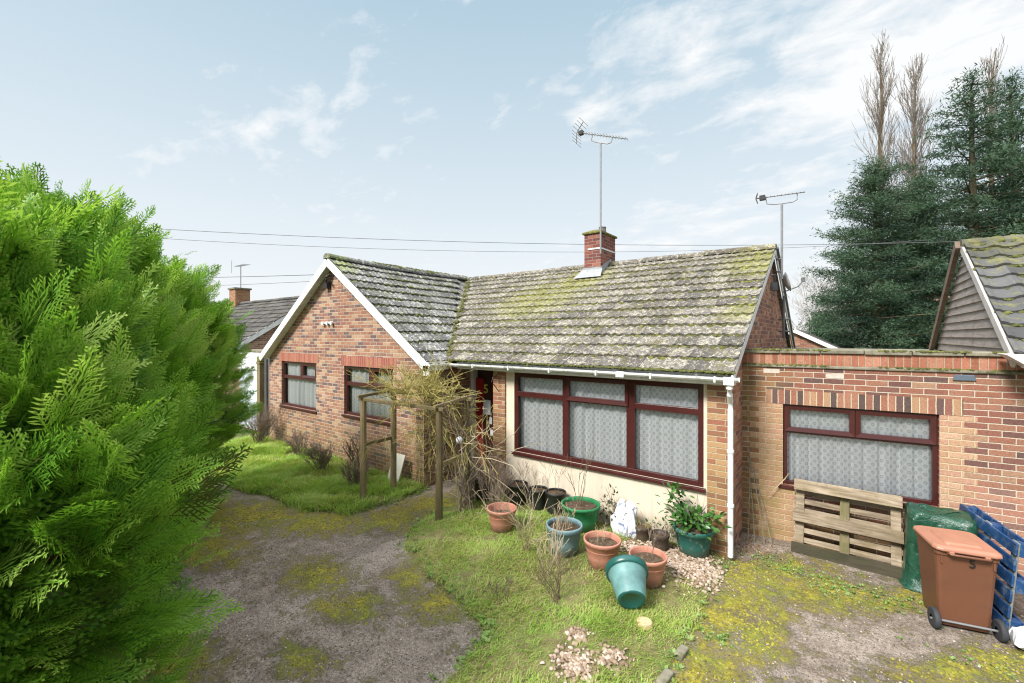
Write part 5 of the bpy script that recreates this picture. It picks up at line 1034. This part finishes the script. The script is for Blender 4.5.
def pot(label, u, v, d, h, mat, group, fill=.80, taper=.70, rim=.13, rz=0., z=None, name='plant_pot', lip=.035, double=False):
    z = float(gz(np.array([u]), np.array([v]))[0])-.008 if z is None else z
    t = thing(name, label, 'plant pot', (u, v, z), rz, group); r = d/2; rb = r*taper; mb = MB(); rh = h*(1-rim)
    q = lambda s: rb + (r*.93-rb)*s
    mb.lathe([(0,.004),(rb*.9,0),(rb,.012),(q(.5),h*.42),(q(.97),rh-.004),(r*.985,rh+.004),(r,h-.012),(r*.99,h),(r*.93,h+.003),(r*.90,h-.01),(q(.9)*.93,rh-.01),(q(fill)*.95,h*fill-.01)], 36)
    if double: mb.lathe([(q(.72)+.001,h*.66),(q(.74)+.004,h*.67),(q(.76)+.004,h*.69),(q(.78)+.001,h*.70)], 36)
    obj('pot', mb, mat, t, smooth=True); s = MB(); s.disc(q(fill)*.965, h*fill-.004, 30, .02); obj('soil', s, M['soil'], t); return t
def sprigs(t, h, n, ht, mat, seed, spread=.5, name='dead_stems', lev=2, r=.004, rad=.1):
    rng = np.random.default_rng(seed); mb = MB()
    for i in range(n):
        a = rng.uniform(0,6.28); q = rad*rng.random()**.5; grow(mb, (q*math.cos(a), q*math.sin(a), h*.75), Vector((math.cos(a)*spread*rng.uniform(.1,1), math.sin(a)*spread*rng.uniform(.1,1), 1)).normalized(), ht*rng.uniform(.4,.7), r, lev, rng, .5, .1, 2, 3, .0018)
    return obj(name, mb, mat, t)
TG = 'terracotta coloured plant pots on the lawn'; BG = 'black plastic plant pots along the render wall'
t1 = pot('terracotta pot with dead stems standing alone at the left on the grass', -4.0, 5.05, .44, .33, M['terra'], TG, .7, .66, .13, double=True); sprigs(t1, .33, 7, .45, M['twig_grey'], 1)
t2 = pot('terracotta pot of dry soil beside the blue grey pot', -2.38, 5.0, .46, .34, M['terra'], TG, .82, .68, .13, double=True); sprigs(t2, .34, 3, .25, M['twig_pale'], 2)
t3 = pot('terracotta pot of dry soil behind the tipped over green pot', -1.80, 4.98, .43, .33, M['terra'], TG, .82, .68, .13, double=True); sprigs(t3, .33, 2, .5, M['twig_grey'], 3, .1)
b0 = pot('black pot of dead twigs behind the right arch post', -4.98, 5.80, .36, .34, M['black_plastic'], BG, .85, .78, .1); sprigs(b0, .34, 9, .5, M['twig_grey'], 4)
b1 = pot('wide black pot with weeds standing against the brick pier', -4.42, 6.0, .38, .36, M['black_plastic'], BG, .9, .78, .1); sprigs(b1, .36, 9, .5, M['twig_grey'], 5)
b2 = pot('smaller black pot, middle one below the left window pane', -4.03, 6.06, .33, .34, M['black_plastic'], BG, .9, .78, .1); sprigs(b2, .34, 4, .35, M['twig_grey'], 6)
b3 = pot('tall black pot with yellowish moss and one twig left of the green basin', -3.68, 6.04, .34, .37, M['black_plastic'], BG, .92, .80, .1); sprigs(b3, .37, 3, .75, M['bark'], 7, .2)
gb = pot('wide bright green tub with a bare sapling under the middle window pane', -3.12, 5.82, .58, .36, M['green'], None, .86, .78, .12); sprigs(gb, .36, 4, 1.0, M['bark'], 8, .35, 'sapling', 1, .008, .03)
bp = pot('weathered blue grey pot full of dry stems in the middle of the lawn', -2.93, 5.02, .48, .37, M['bluegrey'], None, .84, .74, .16); sprigs(bp, .37, 12, .35, M['twig_pale'], 9)
p1 = pot('small brown pot with tufty weed, left of the pair by the white bag', -2.24, 6.0, .23, .21, M['brownpot'], 'small brown pots by the wall', .9, .72, .2); sprigs(p1, .21, 8, .15, M['twig_yellow'], 10)
p2 = pot('small brown pot on gravel, right of the pair by the white bag', -1.95, 5.84, .25, .22, M['brownpot'], 'small brown pots by the wall', .8, .72, .2); sprigs(p2, .22, 3, .2, M['twig_grey'], 11)
gp = pot('deep green pot holding a glossy leafy plant at the brick pier', -1.57, 6.02, .50, .36, M['teal2'], None, .9, .68, .16); sprigs(gp, .36, 9, .55, M['bark'], 12, .5, 'stems', 1, .005)
def leaves(name, parent, n, cen, rad, size, mat, seed, k=1.0):
    rng = np.random.default_rng(seed); Vs = []; Fs = []; Ts = []; m_ = 0
    for i in range(n):
        p = np.array(cen) + rng.normal(0, 1, 3)*np.array(rad)*.55; d = p-np.array(cen)+rng.normal(0,.12,3)+np.array([0,0,.05]); d /= np.linalg.norm(d)+1e-6; q = np.cross(d, np.array([0,0,1.])+rng.normal(0,.4,3)); q /= np.linalg.norm(q)+1e-6; nn_ = np.cross(q, d); l = size*rng.uniform(.6,1.3)
        Vs += [p, p+d*l*.35-q*l*.28+nn_*l*.05, p+d*l*.75-q*l*.2, p+d*l-nn_*l*.08, p+d*l*.75+q*l*.2, p+d*l*.35+q*l*.28+nn_*l*.05, p+d*l*.5-nn_*l*.03]
        for a, b in ((0,1),(1,2),(2,3),(3,4),(4,5),(5,0)): Fs.append((m_+a, m_+b, m_+6))
        Ts += [rng.random()]*7; m_ += 7
    return bulk(name, np.array(Vs), np.array(Fs), mat, parent, np.array(Ts), shift=False)
M['glossy_leaf'] = leaf('glossy evergreen leaf', [(0, (.018,.055,.012)), (.5, (.04,.12,.022)), (1, (.11,.23,.05))], .25, .1, 4)
leaves('foliage', gp, 210, (0,.0,.46), (.26,.22,.12), .095, M['glossy_leaf'], 5); leaves('foliage', gp, 60, (-.22,.03,.66), (.12,.10,.22), .085, M['glossy_leaf'], 6)
ivy = thing('ivy', 'dark trailing ivy at the wall foot between green tub and white bag', 'plant', (-2.72, 6.08, .06)); sprigs(ivy, 0, 9, .5, M['bark'], 13, .6, 'stems'); leaves('foliage', ivy, 130, (0,0,.26), (.26,.12,.22), .06, leaf('dark ivy leaf', [(0,(.04,.045,.03)),(.5,(.09,.10,.06)),(1,(.22,.24,.17))], .4, .1, 3), 7)
iv2 = thing('ivy', 'green creeping ivy along the wall foot left of the leafy pot', 'plant', (-2.0, 6.17, .06)); sprigs(iv2, 0, 5, .3, M['bark'], 14, .8, 'stems'); leaves('foliage', iv2, 60, (0,0,.16), (.34,.05,.10), .055, M['glossy_leaf'], 8)
# tipped over pot
fp_ = thing('plant_pot', 'large blue green pot lying tipped over with its base towards us', 'plant pot', (-1.72, 4.30, .06), 0, None)
d_ = Vector((-.50,.80,.42)).normalized(); Rm = d_.to_track_quat('Z', 'Y').to_matrix().to_4x4(); mb = MB(); mb.M = Matrix.Translation((0,0,.15)) @ Rm; h = .36; r = .225
mb.lathe([(0,.003),(.10,.003),(.104,.0),(.135,.0),(.142,.012),(.175,h*.5),(.198,h*.80),(.204,h*.80+.004),(.212,h*.805),(r,h*.84),(r+.006,h-.014),(r+.004,h),(r-.012,h+.003),(r-.02,h-.02),(.19,h*.8),(.135,.03),(0,.03)], 40); nf = len(mb.f)//14
for i in range(len(mb.f)): mb.mi[i] = 1 if 4 <= i//40 <= 6 else 0
M['teal_rim'] = simple('dark teal plastic rim', (.012,.085,.075), .35, .15, 6, .03, .5); M['bloom'] = simple('sun bleached teal plastic', (.125,.25,.245), .5, .35, 4, .08, .35, dirt=(.05,.15,.145), dirt_amt=.7, dirt_scale=3)
obj('pot', mb, [M['teal_rim'], M['bloom']], fp_, smooth=True)
# white and blue printed plastic bag
bg_ = thing('compost_bag', 'crumpled white and blue plastic bag standing between the pots', 'plastic bag', (-2.50, 5.98, .06)); rng = np.random.default_rng(5); mb = MB(); n = 26; prof = [(.02,0),(.14,.01),(.16,.10),(.15,.22),(.14,.32),(.12,.40),(.085,.46),(.05,.44),(.03,.35)]; vs = []
for i, (r, z) in enumerate(prof):
    for j in range(n):
        a = 2*math.pi*j/n; rr = r*(1+.16*math.sin(5*a+i*1.3)+.12*rng.normal()); vs.append((rr*1.05*math.cos(a), rr*.75*math.sin(a), z + (.05*math.sin(3*a+1)+.03*rng.normal() if z > .3 else .008*rng.normal())))
mb.add(vs, [(i*n+j, i*n+(j+1) % n, (i+1)*n+(j+1) % n, (i+1)*n+j) for i in range(len(prof)-1) for j in range(n)])
m, t, p, o = newmat('printed plastic bag'); oc = ocoord(t); f = noise(t, oc, 7, 3, .5, 1.5); c = mix(t, maprange(t, f, .56, .60, 0, .8), (.72,.73,.76), (.10,.14,.32)); setc(t, p.inputs['Base Color'], c); p.inputs['Roughness'].default_value = .3; obj('bag', mb, m, bg_)
# stump + white pebble + edging stones
st = thing('tree_stump', 'small sawn pale stump in the lawn below the pots', 'stump', (-1.56, 4.22, .05)); mb = MB(); mb.lathe([(.075,-.03),(.07,.04),(.068,.06),(.06,.066),(0,.068)], 14, .12); obj('stump', mb, simple('pale sawn wood', (.55,.40,.24), .8, .2, 25, .2), st)
rng = np.random.default_rng(8); proto = None
for i, (u, v, s) in enumerate([(-1.2,3.72,.10),(-1.18,4.12,.085)]):
    mb = MB(); mb.M = Matrix.Rotation(rng.uniform(-.3,.3), 4, 'Z'); mb.box(-.04,.04,-s,s,-.03,.012+.01*rng.random()); o_ = obj('edging_stone', mb, M['concrete'], bevel=.014); o_.location = (u, v, .03); tag(o_, 'grey edging stone half sunk in grass along the right lawn edge', 'edging stone', 'edging stones along the lawn')
# canes in the corner
for i, (a, b) in enumerate((((-1.08,6.95,0),(-1.10,7.22,1.25)),((-1.0,6.98,0),(-1.12,7.23,1.05)),((-.88,7.0,0),(-1.13,7.21,1.35)),((-.80,7.05,0),(-1.05,7.23,.95)))):
    a_, b_ = Vector(a), Vector(b); mb = MB(); mb.tube([Vector((0,0,0)), (b_-a_)*.5+Vector((.01,0,0)), b_-a_], [.007,.006,.005], 6); o_ = obj('garden_cane', mb, simple('old cane %d' % i, (.20,.19,.13), .8, .3, 6, 0)); o_.location = a_; tag(o_, 'thin grey garden cane leaning in the corner between bungalow and garage', 'cane', 'canes leaning in the corner')
mb = MB(); mb.tube([(0,0,0),(-.12,-.02,-.16),(-.2,-.01,-.3)], [.007,.006,.003], 5); mb.tube([(0,0,0),(.05,.0,.09)], [.007,.003], 5); o_ = obj('dry_stick', mb, M['twig_pale']); o_.location = (-.66, 7.23, .90); tag(o_, 'short dry stick caught at the left end of the garage window sill', 'stick')
# ================================================================== pallets
def pallet(mats, L=1.13, Hh=.96, nd=4, bh=.068):
    """standing pallet: local x along length, z up, y depth (0 = front)"""
    out = []
    for z, mt in ((.0, mats[1]), (.41, mats[0]), (Hh-.14, mats[0])):
        mb = MB(); mb.box(-.01+.02*z, L+.012-.02*z, 0, .022, z, z+.14); out.append(('front_board', mb, mt))
    for x in (.02, L/2-.055, L-.115):
        for z in (.0, .41, Hh-.14):
            mb = MB(); mb.box(x, x+.10, .0225, .098, z+.006, z+.134); out.append(('block', mb, mats[0]))
    for x in (.02, L/2-.055, L-.115):
        mb = MB(); mb.box(x, x+.10, .0985, .118, 0.002, Hh-.002); out.append(('cross_board', mb, mats[2] if len(mats) > 2 and abs(x-L/2) < .2 else mats[0]))
    for i in range(nd*2):
        z = .01 + i*(Hh-bh-.017)/(nd*2-1); mb = MB(); mb.box(0.002, L-.002, .1185, .138, z, z+bh); out.append(('deck_board', mb, mats[0]))
    return out
M['pallet_mid'] = wood('olive stained pallet wood', (.12,.105,.06), (.22,.19,.11), .4, (30,30,3), .8)
pl = thing('wooden_pallet', 'pale weathered wooden pallet with dark bottom board leaning below the garage window', 'pallet', (-.56, 6.98, 0), R(-1.5))
Mt = Matrix.Rotation(R(-12), 4, 'X')
for nm, mb, mt in pallet([M['pallet'], M['pallet_dark'], M['pallet_mid']]):
    mb.v = [tuple(Mt @ Vector(v)) for v in mb.v]; obj(nm, mb, mt, pl, bevel=.004)
bpl = thing('blue_pallet', 'blue painted pallet standing on edge behind the brown bin', 'pallet', (1.38, 6.30, 0), R(101))
Mt = Matrix.Rotation(R(5), 4, 'X')
for nm, mb, mt in pallet([M['blue_wood'], M['blue_wood'], M['blue_worn']], 1.15, .90, 3, .112):
    mt = M['blue_worn'] if nm == 'cross_board' else mt; mb.v = [tuple(Mt @ Vector(v)) for v in mb.v]; obj(nm, mb, mt, bpl, bevel=.004)
bp2 = thing('blue_pallet', 'second blue pallet behind, cut by the right edge of the photo', 'pallet', (1.50, 6.42, 0), R(-4))
for nm, mb, mt in pallet([M['blue_wood'], M['blue_wood'], M['blue_wood']], 1.1, .88, 3, .105):
    obj(nm, mb, mt, bp2, bevel=.004)
# tarpaulin
tp = thing('tarpaulin', 'dark green glossy tarpaulin draped over a heap between pallet and brown bin', 'tarpaulin', (.88, 7.02, 0)); rng = np.random.default_rng(12); n = 40; mb = MB(); vs = []
rings = [(0,.0),(.5,.86),(.80,.88),(.96,.86),(1.0,.80),(1.02,.6),(1.05,.4),(1.08,.2),(1.13,.02),(1.25,.012)]; 
for i, (s, z) in enumerate(rings):
    for j in range(n):
        a = 2*math.pi*j/n; ca, sa_ = math.cos(a), math.sin(a); e = .34; x = .29*s*math.copysign(abs(ca)**e, ca); y = .24*s*math.copysign(abs(sa_)**e, sa_)
        fold = (.022*math.sin(9*a+i*.5)+.014*math.sin(17*a-i))*(1 if z < .85 else .3); vs.append((x*(1+fold), y*(1+fold)+.02*math.sin(5*a+i), (z if i else .85) + (.015*math.sin(7*x*5+3*y*9) if z > .7 else 0)*(z > .02) - .05*(y > 0)*0))
mb.add(vs, [(i*n+j, i*n+(j+1) % n, (i+1)*n+(j+1) % n, (i+1)*n+j) for i in range(len(rings)-1) for j in range(n)])
m, t, p, o = newmat('green tarpaulin'); oc = ocoord(t); cr = noise(t, oc, 9, 5, .6, 1.2); setc(t, p.inputs['Base Color'], ramp(t, cr, [(.3, (.008,.045,.026)), (.7, (.02,.085,.05))])); p.inputs['Roughness'].default_value = .28; bump(t, p, cr, .7, .03); obj('sheet', mb, m, tp, smooth=True)
# ================================================================== wheelie bin (back with wheels towards the camera)
M['bin'] = simple('faded brown bin plastic', (.15,.062,.034), .42, .07, 3, .03, .4, dirt=(.11,.05,.03), dirt_amt=.6, dirt_scale=2.2, fine=150); M['bin_lid'] = simple('faded pinkish bin lid', (.37,.17,.11), .40, .06, 3, .03, .4, dirt=(.24,.12,.08), dirt_amt=.4, dirt_scale=5)
wb = thing('wheelie_bin', 'brown wheelie bin marked with a black 5 standing before the blue pallets', 'wheelie bin', (.955, 6.06, .0), R(13))
# local: x across, y into depth (0 = visible face), z up
def taper_box(mb, secs):
    vs = []
    for (x0, x1, y0, y1, z, c_) in secs:
        for (sx_, sy_, X, Y) in ((1,1,x0,y0),(-1,1,x1,y0),(-1,-1,x1,y1),(1,-1,x0,y1)):
            pass
        vs += [(x0+c_,y0,z),(x1-c_,y0,z),(x1-c_*.3,y0+c_*.3,z),(x1,y0+c_,z),(x1,y1-c_,z),(x1-c_*.3,y1-c_*.3,z),(x1-c_,y1,z),(x0+c_,y1,z),(x0+c_*.3,y1-c_*.3,z),(x0,y1-c_,z),(x0,y0+c_,z),(x0+c_*.3,y0+c_*.3,z)]
    k = 12; mb.add(vs, [(i*k+j, i*k+(j+1) % k, (i+1)*k+(j+1) % k, (i+1)*k+j) for i in range(len(secs)-1) for j in range(k)] + [tuple(range(k))[::-1], tuple(range((len(secs)-1)*k, len(secs)*k))])
mb = MB(); taper_box(mb, [(-.185,.185,.06,.43,.03,.03),(-.195,.195,.045,.44,.06,.035),(-.222,.222,.012,.47,.60,.035),(-.232,.232,.002,.49,.74,.035),(-.24,.24,-.012,.50,.745,.035),(-.24,.24,-.012,.50,.785,.035)]); body = obj('body', mb, M['bin'], wb, smooth=False, bevel=.008)
mb = MB(); mb.box(-.20,-.185,-.004,.01,.66,.745); mb.M = None; obj('rib', mb, M['bin'], body); mb = MB(); mb.box(.185,.20,-.004,.01,.66,.745); obj('rib', mb, M['bin'], body)
mb = MB(); taper_box(mb, [(-.25,.25,-.035,.52,.790,.06),(-.258,.258,-.045,.53,.800,.06),(-.255,.255,-.040,.525,.822,.06),(-.235,.235,-.012,.50,.838,.06)]); taper_box(mb, [(-.15,.15,.04,.40,.837,.03),(-.13,.13,.06,.38,.858,.03)]); lid = obj('lid', mb, M['bin_lid'], wb, bevel=.006)
mb = MB(); mb.tube([(-.16,-.03,.782),(-.14,-.052,.775),(.14,-.052,.775),(.16,-.03,.782)], .011, 8); obj('handle', mb, M['bin'], wb, smooth=True)
for x in (-.13, .13):
    mb = MB(); mb.box(x-.02, x+.02, -.05, .0, .765, .80); obj('hinge', mb, M['bin_lid'], wb, bevel=.006)
mb = MB(); mb.tube([(-.27,.03,.085),(.27,.03,.085)], .011, 8); obj('axle', mb, simple('steel axle', (.35,.36,.37), .4, .1, 8, 0, .5, .7), wb)
tyre = simple('grey black tyre rubber', (.035,.037,.042), .75, .3, 9, .2)
for sx_ in (-.255, .225):
    mb = MB(); mb.M = Matrix.Translation((sx_, .03, .095)) @ Matrix.Rotation(R(90), 4, 'Y'); mb.lathe([(.03,-.005),(.06,.0),(.085,-.006),(.097,.004),(.097,.036),(.085,.046),(.06,.038),(.03,.044)], 28); obj('wheel', mb, tyre, wb, smooth=True)
me = text_mesh('5', .11, .001); me.transform(Matrix.Translation((0.035, -.003, .695)) @ Matrix.Rotation(R(90-3.5), 4, 'X')); link('number', me, simple('black number', (.012,.012,.012), .5, .1, 5, 0), body)
# white bags by the bin
wbg = thing('rubbish_bag', 'crumpled white plastic bags slumped on the ground beside the brown bin', 'plastic bag', (1.40, 6.12, 0.0)); rng = np.random.default_rng(9); mb = MB(); n = 22; prof = [(.02,0),(.15,.01),(.18,.07),(.16,.14),(.10,.19),(.03,.22)]; vs = []
for i, (r, z) in enumerate(prof):
    for j in range(n):
        a = 2*math.pi*j/n; rr = r*(1+.15*math.sin(4*a+i*1.7)+.14*rng.normal()); vs.append((rr*math.cos(a)*.85, rr*math.sin(a)*.8, z*(1+.22*math.sin(2*a))+.012*rng.normal()))
mb.add(vs, [(i*n+j, i*n+(j+1) % n, (i+1)*n+(j+1) % n, (i+1)*n+j) for i in range(len(prof)-1) for j in range(n)]); obj('bag', mb, simple('white carrier bag', (.74,.75,.77), .35, .05, 6, .1), wbg)
# ================================================================== aerials, dish, cables
alu = simple('weathered aluminium', (.26,.26,.27), .5, .15, 12, 0, .5, .3)
def yagi(label, base, htop, dirv, L, back, loc_part, seed=0, elem=14, tilt=.0, reflw=.3, elw=.12, arm=.30):
    t = thing('television_aerial', label, 'aerial', base); mb = MB(); mb.tube([(0,0,0),(0,0,htop)], .022, 8); obj('mast', mb, alu, t)
    d = Vector(dirv).normalized(); s = d.cross(Vector((0,0,1))).normalized(); up = s.cross(d); top = Vector((0,0,htop)); c0 = top + up*.17 - d*back; c1 = c0 + d*L
    mb = MB(); mb.tube([c0, c1], .014, 6); mb.tube([top+d*-.28+up*.16, top+d*-.26+up*.03, top-d*.12, top+d*.18, top+d*.26+up*.04, top+d*.26+up*.16], .012, 6, False); obj('boom', mb, alu, t)
    mb = MB()
    for k in range(elem):
        q = c0 + d*(L*(.16 + .82*k/(elem-1))); mb.tube([q - s*elw, q + s*elw], .005, 4)
    obj('elements', mb, alu, t); mb = MB()
    for sg in (1, -1):
        mb.tube([c0, c0+up*sg*arm+d*arm*.33], .012, 5)
        for k in range(4):
            q = c0 + (up*sg*arm+d*arm*.33)*((k+.6)/3.6); mb.tube([q - s*reflw, q + s*reflw], .006, 4)
    obj('reflector', mb, alu, t); mb = MB(); cc = c0 + d*.12; mb.box(cc.x-.05, cc.x+.05, cc.y-.05, cc.y+.05, cc.z-.05, cc.z+.04); obj('junction_box', mb, M['black_plastic'], t); return t
yagi('tall television aerial on a mast strapped to the brick chimney', (-4.60, 9.58, 4.85), 2.62, (.80,.05,-.30), 1.35, .72, None, elem=15, reflw=.26, arm=.26)
t = yagi('low television aerial on a short pole at the right gable end', (-1.0, 10.35, 4.05), 1.52, (.85,.1,.0), .85, .46, None, elem=12, reflw=.10, elw=.05, arm=.09)
mb = MB(); mb.tube([(0,0,.4),(-.1,0,.4)], .02, 6); mb.tube([(0,0,.15),(-.1,0,.15)], .02, 6); obj('bracket', mb, M['dark_metal'], t)
sd_ = thing('satellite_dish', 'grey satellite dish on a bracket behind the right gable edge', 'satellite dish', (-1.02, 10.9, 3.2)); mb = MB(); mb.tube([(0,0,-.35),(0,0,.55)], .025, 8); mb.tube([(-.1,0,-.2),(.12,0,-.2)], .02, 6); mb.tube([(-.1,0,.05),(.12,0,.05)], .02, 6); obj('pole', mb, M['dark_metal'], sd_)
mb = MB(); mb.M = Matrix.Translation((.02,-.10,.82)) @ Vector((.95,.20,.25)).to_track_quat('Z','Y').to_matrix().to_4x4() @ Matrix.Rotation(R(0),4,'Z'); mb.lathe([(0,0),(.07,.01),(.14,.03),(.20,.07),(.21,.065),(.14,.02),(.07,-.005),(0,-.015)], 28); obj('dish', mb, simple('grey dish paint', (.36,.38,.40), .5, .1, 9, 0), sd_, smooth=True)
mb = MB(); mb.tube([(.0,-.1,.62),(.25,.10,.74),(.33,.18,.86)], .012, 6); mb.box(.30,.37,.15,.22,.84,.93); obj('feed_arm', mb, M['dark_metal'], sd_)
t = thing('television_aerial', 'small distant aerial on the chimney of the left bungalow', 'aerial', (-25.0, 9.75, 5.35)); mb = MB(); mb.tube([(0,0,0),(0,0,1.25)], .025, 6); obj('mast', mb, alu, t); mb = MB(); mb.tube([(-.5,-.1,1.2),(.75,.15,1.2)], .014, 5)
for k in range(10): mb.tube([(-.45+k*.13,.15,1.2),(-.45+k*.13,-.15,1.2)], .007, 4)
mb.tube([(-.6,-.2,.85),(-.6,-.2,1.5)], .012, 4); obj('boom', mb, alu, t)
def cable(label, pts, r, sag=.25, n=24):
    P = [Vector(p) for p in pts]; path = []
    for a, b in zip(P, P[1:]):
        for k in range(n): s = k/n; q = a.lerp(b, s); q.z -= sag*4*s*(1-s); path.append(q)
    path.append(P[-1]); org = path[0].copy(); mb = MB(); mb.tube([q-org for q in path], r, 5); o_ = obj('overhead_cable', mb, cabm); o_.location = org; return tag(o_, label, 'cable', 'overhead cables across the sky')
cabm = simple('grey overhead cable', (.15,.15,.16), .6, .1, 3, 0)
def PX(px, py, Y):
    x = (px-512)/440*Y; c, s = .79819, .60241; return (c*x-s*Y, s*x+c*Y, 2.9-(py-336)/440*Y)
cable('upper long overhead cable crossing behind the chimney', [PX(20,220,20), PX(1100,236,23)], .013, .78, 60)
cable('lower long overhead cable crossing behind the chimney', [PX(20,228,20), PX(928,240,24)], .010, .86, 60)
cable('short upper service cable running to the brick gable at left', [PX(20,274,26), (-9.9,5.55,4.35)], .009, .15)
cable('short lower service cable running to the brick gable at left', [PX(20,283,26), (-9.9,5.55,4.2)], .006, .2)
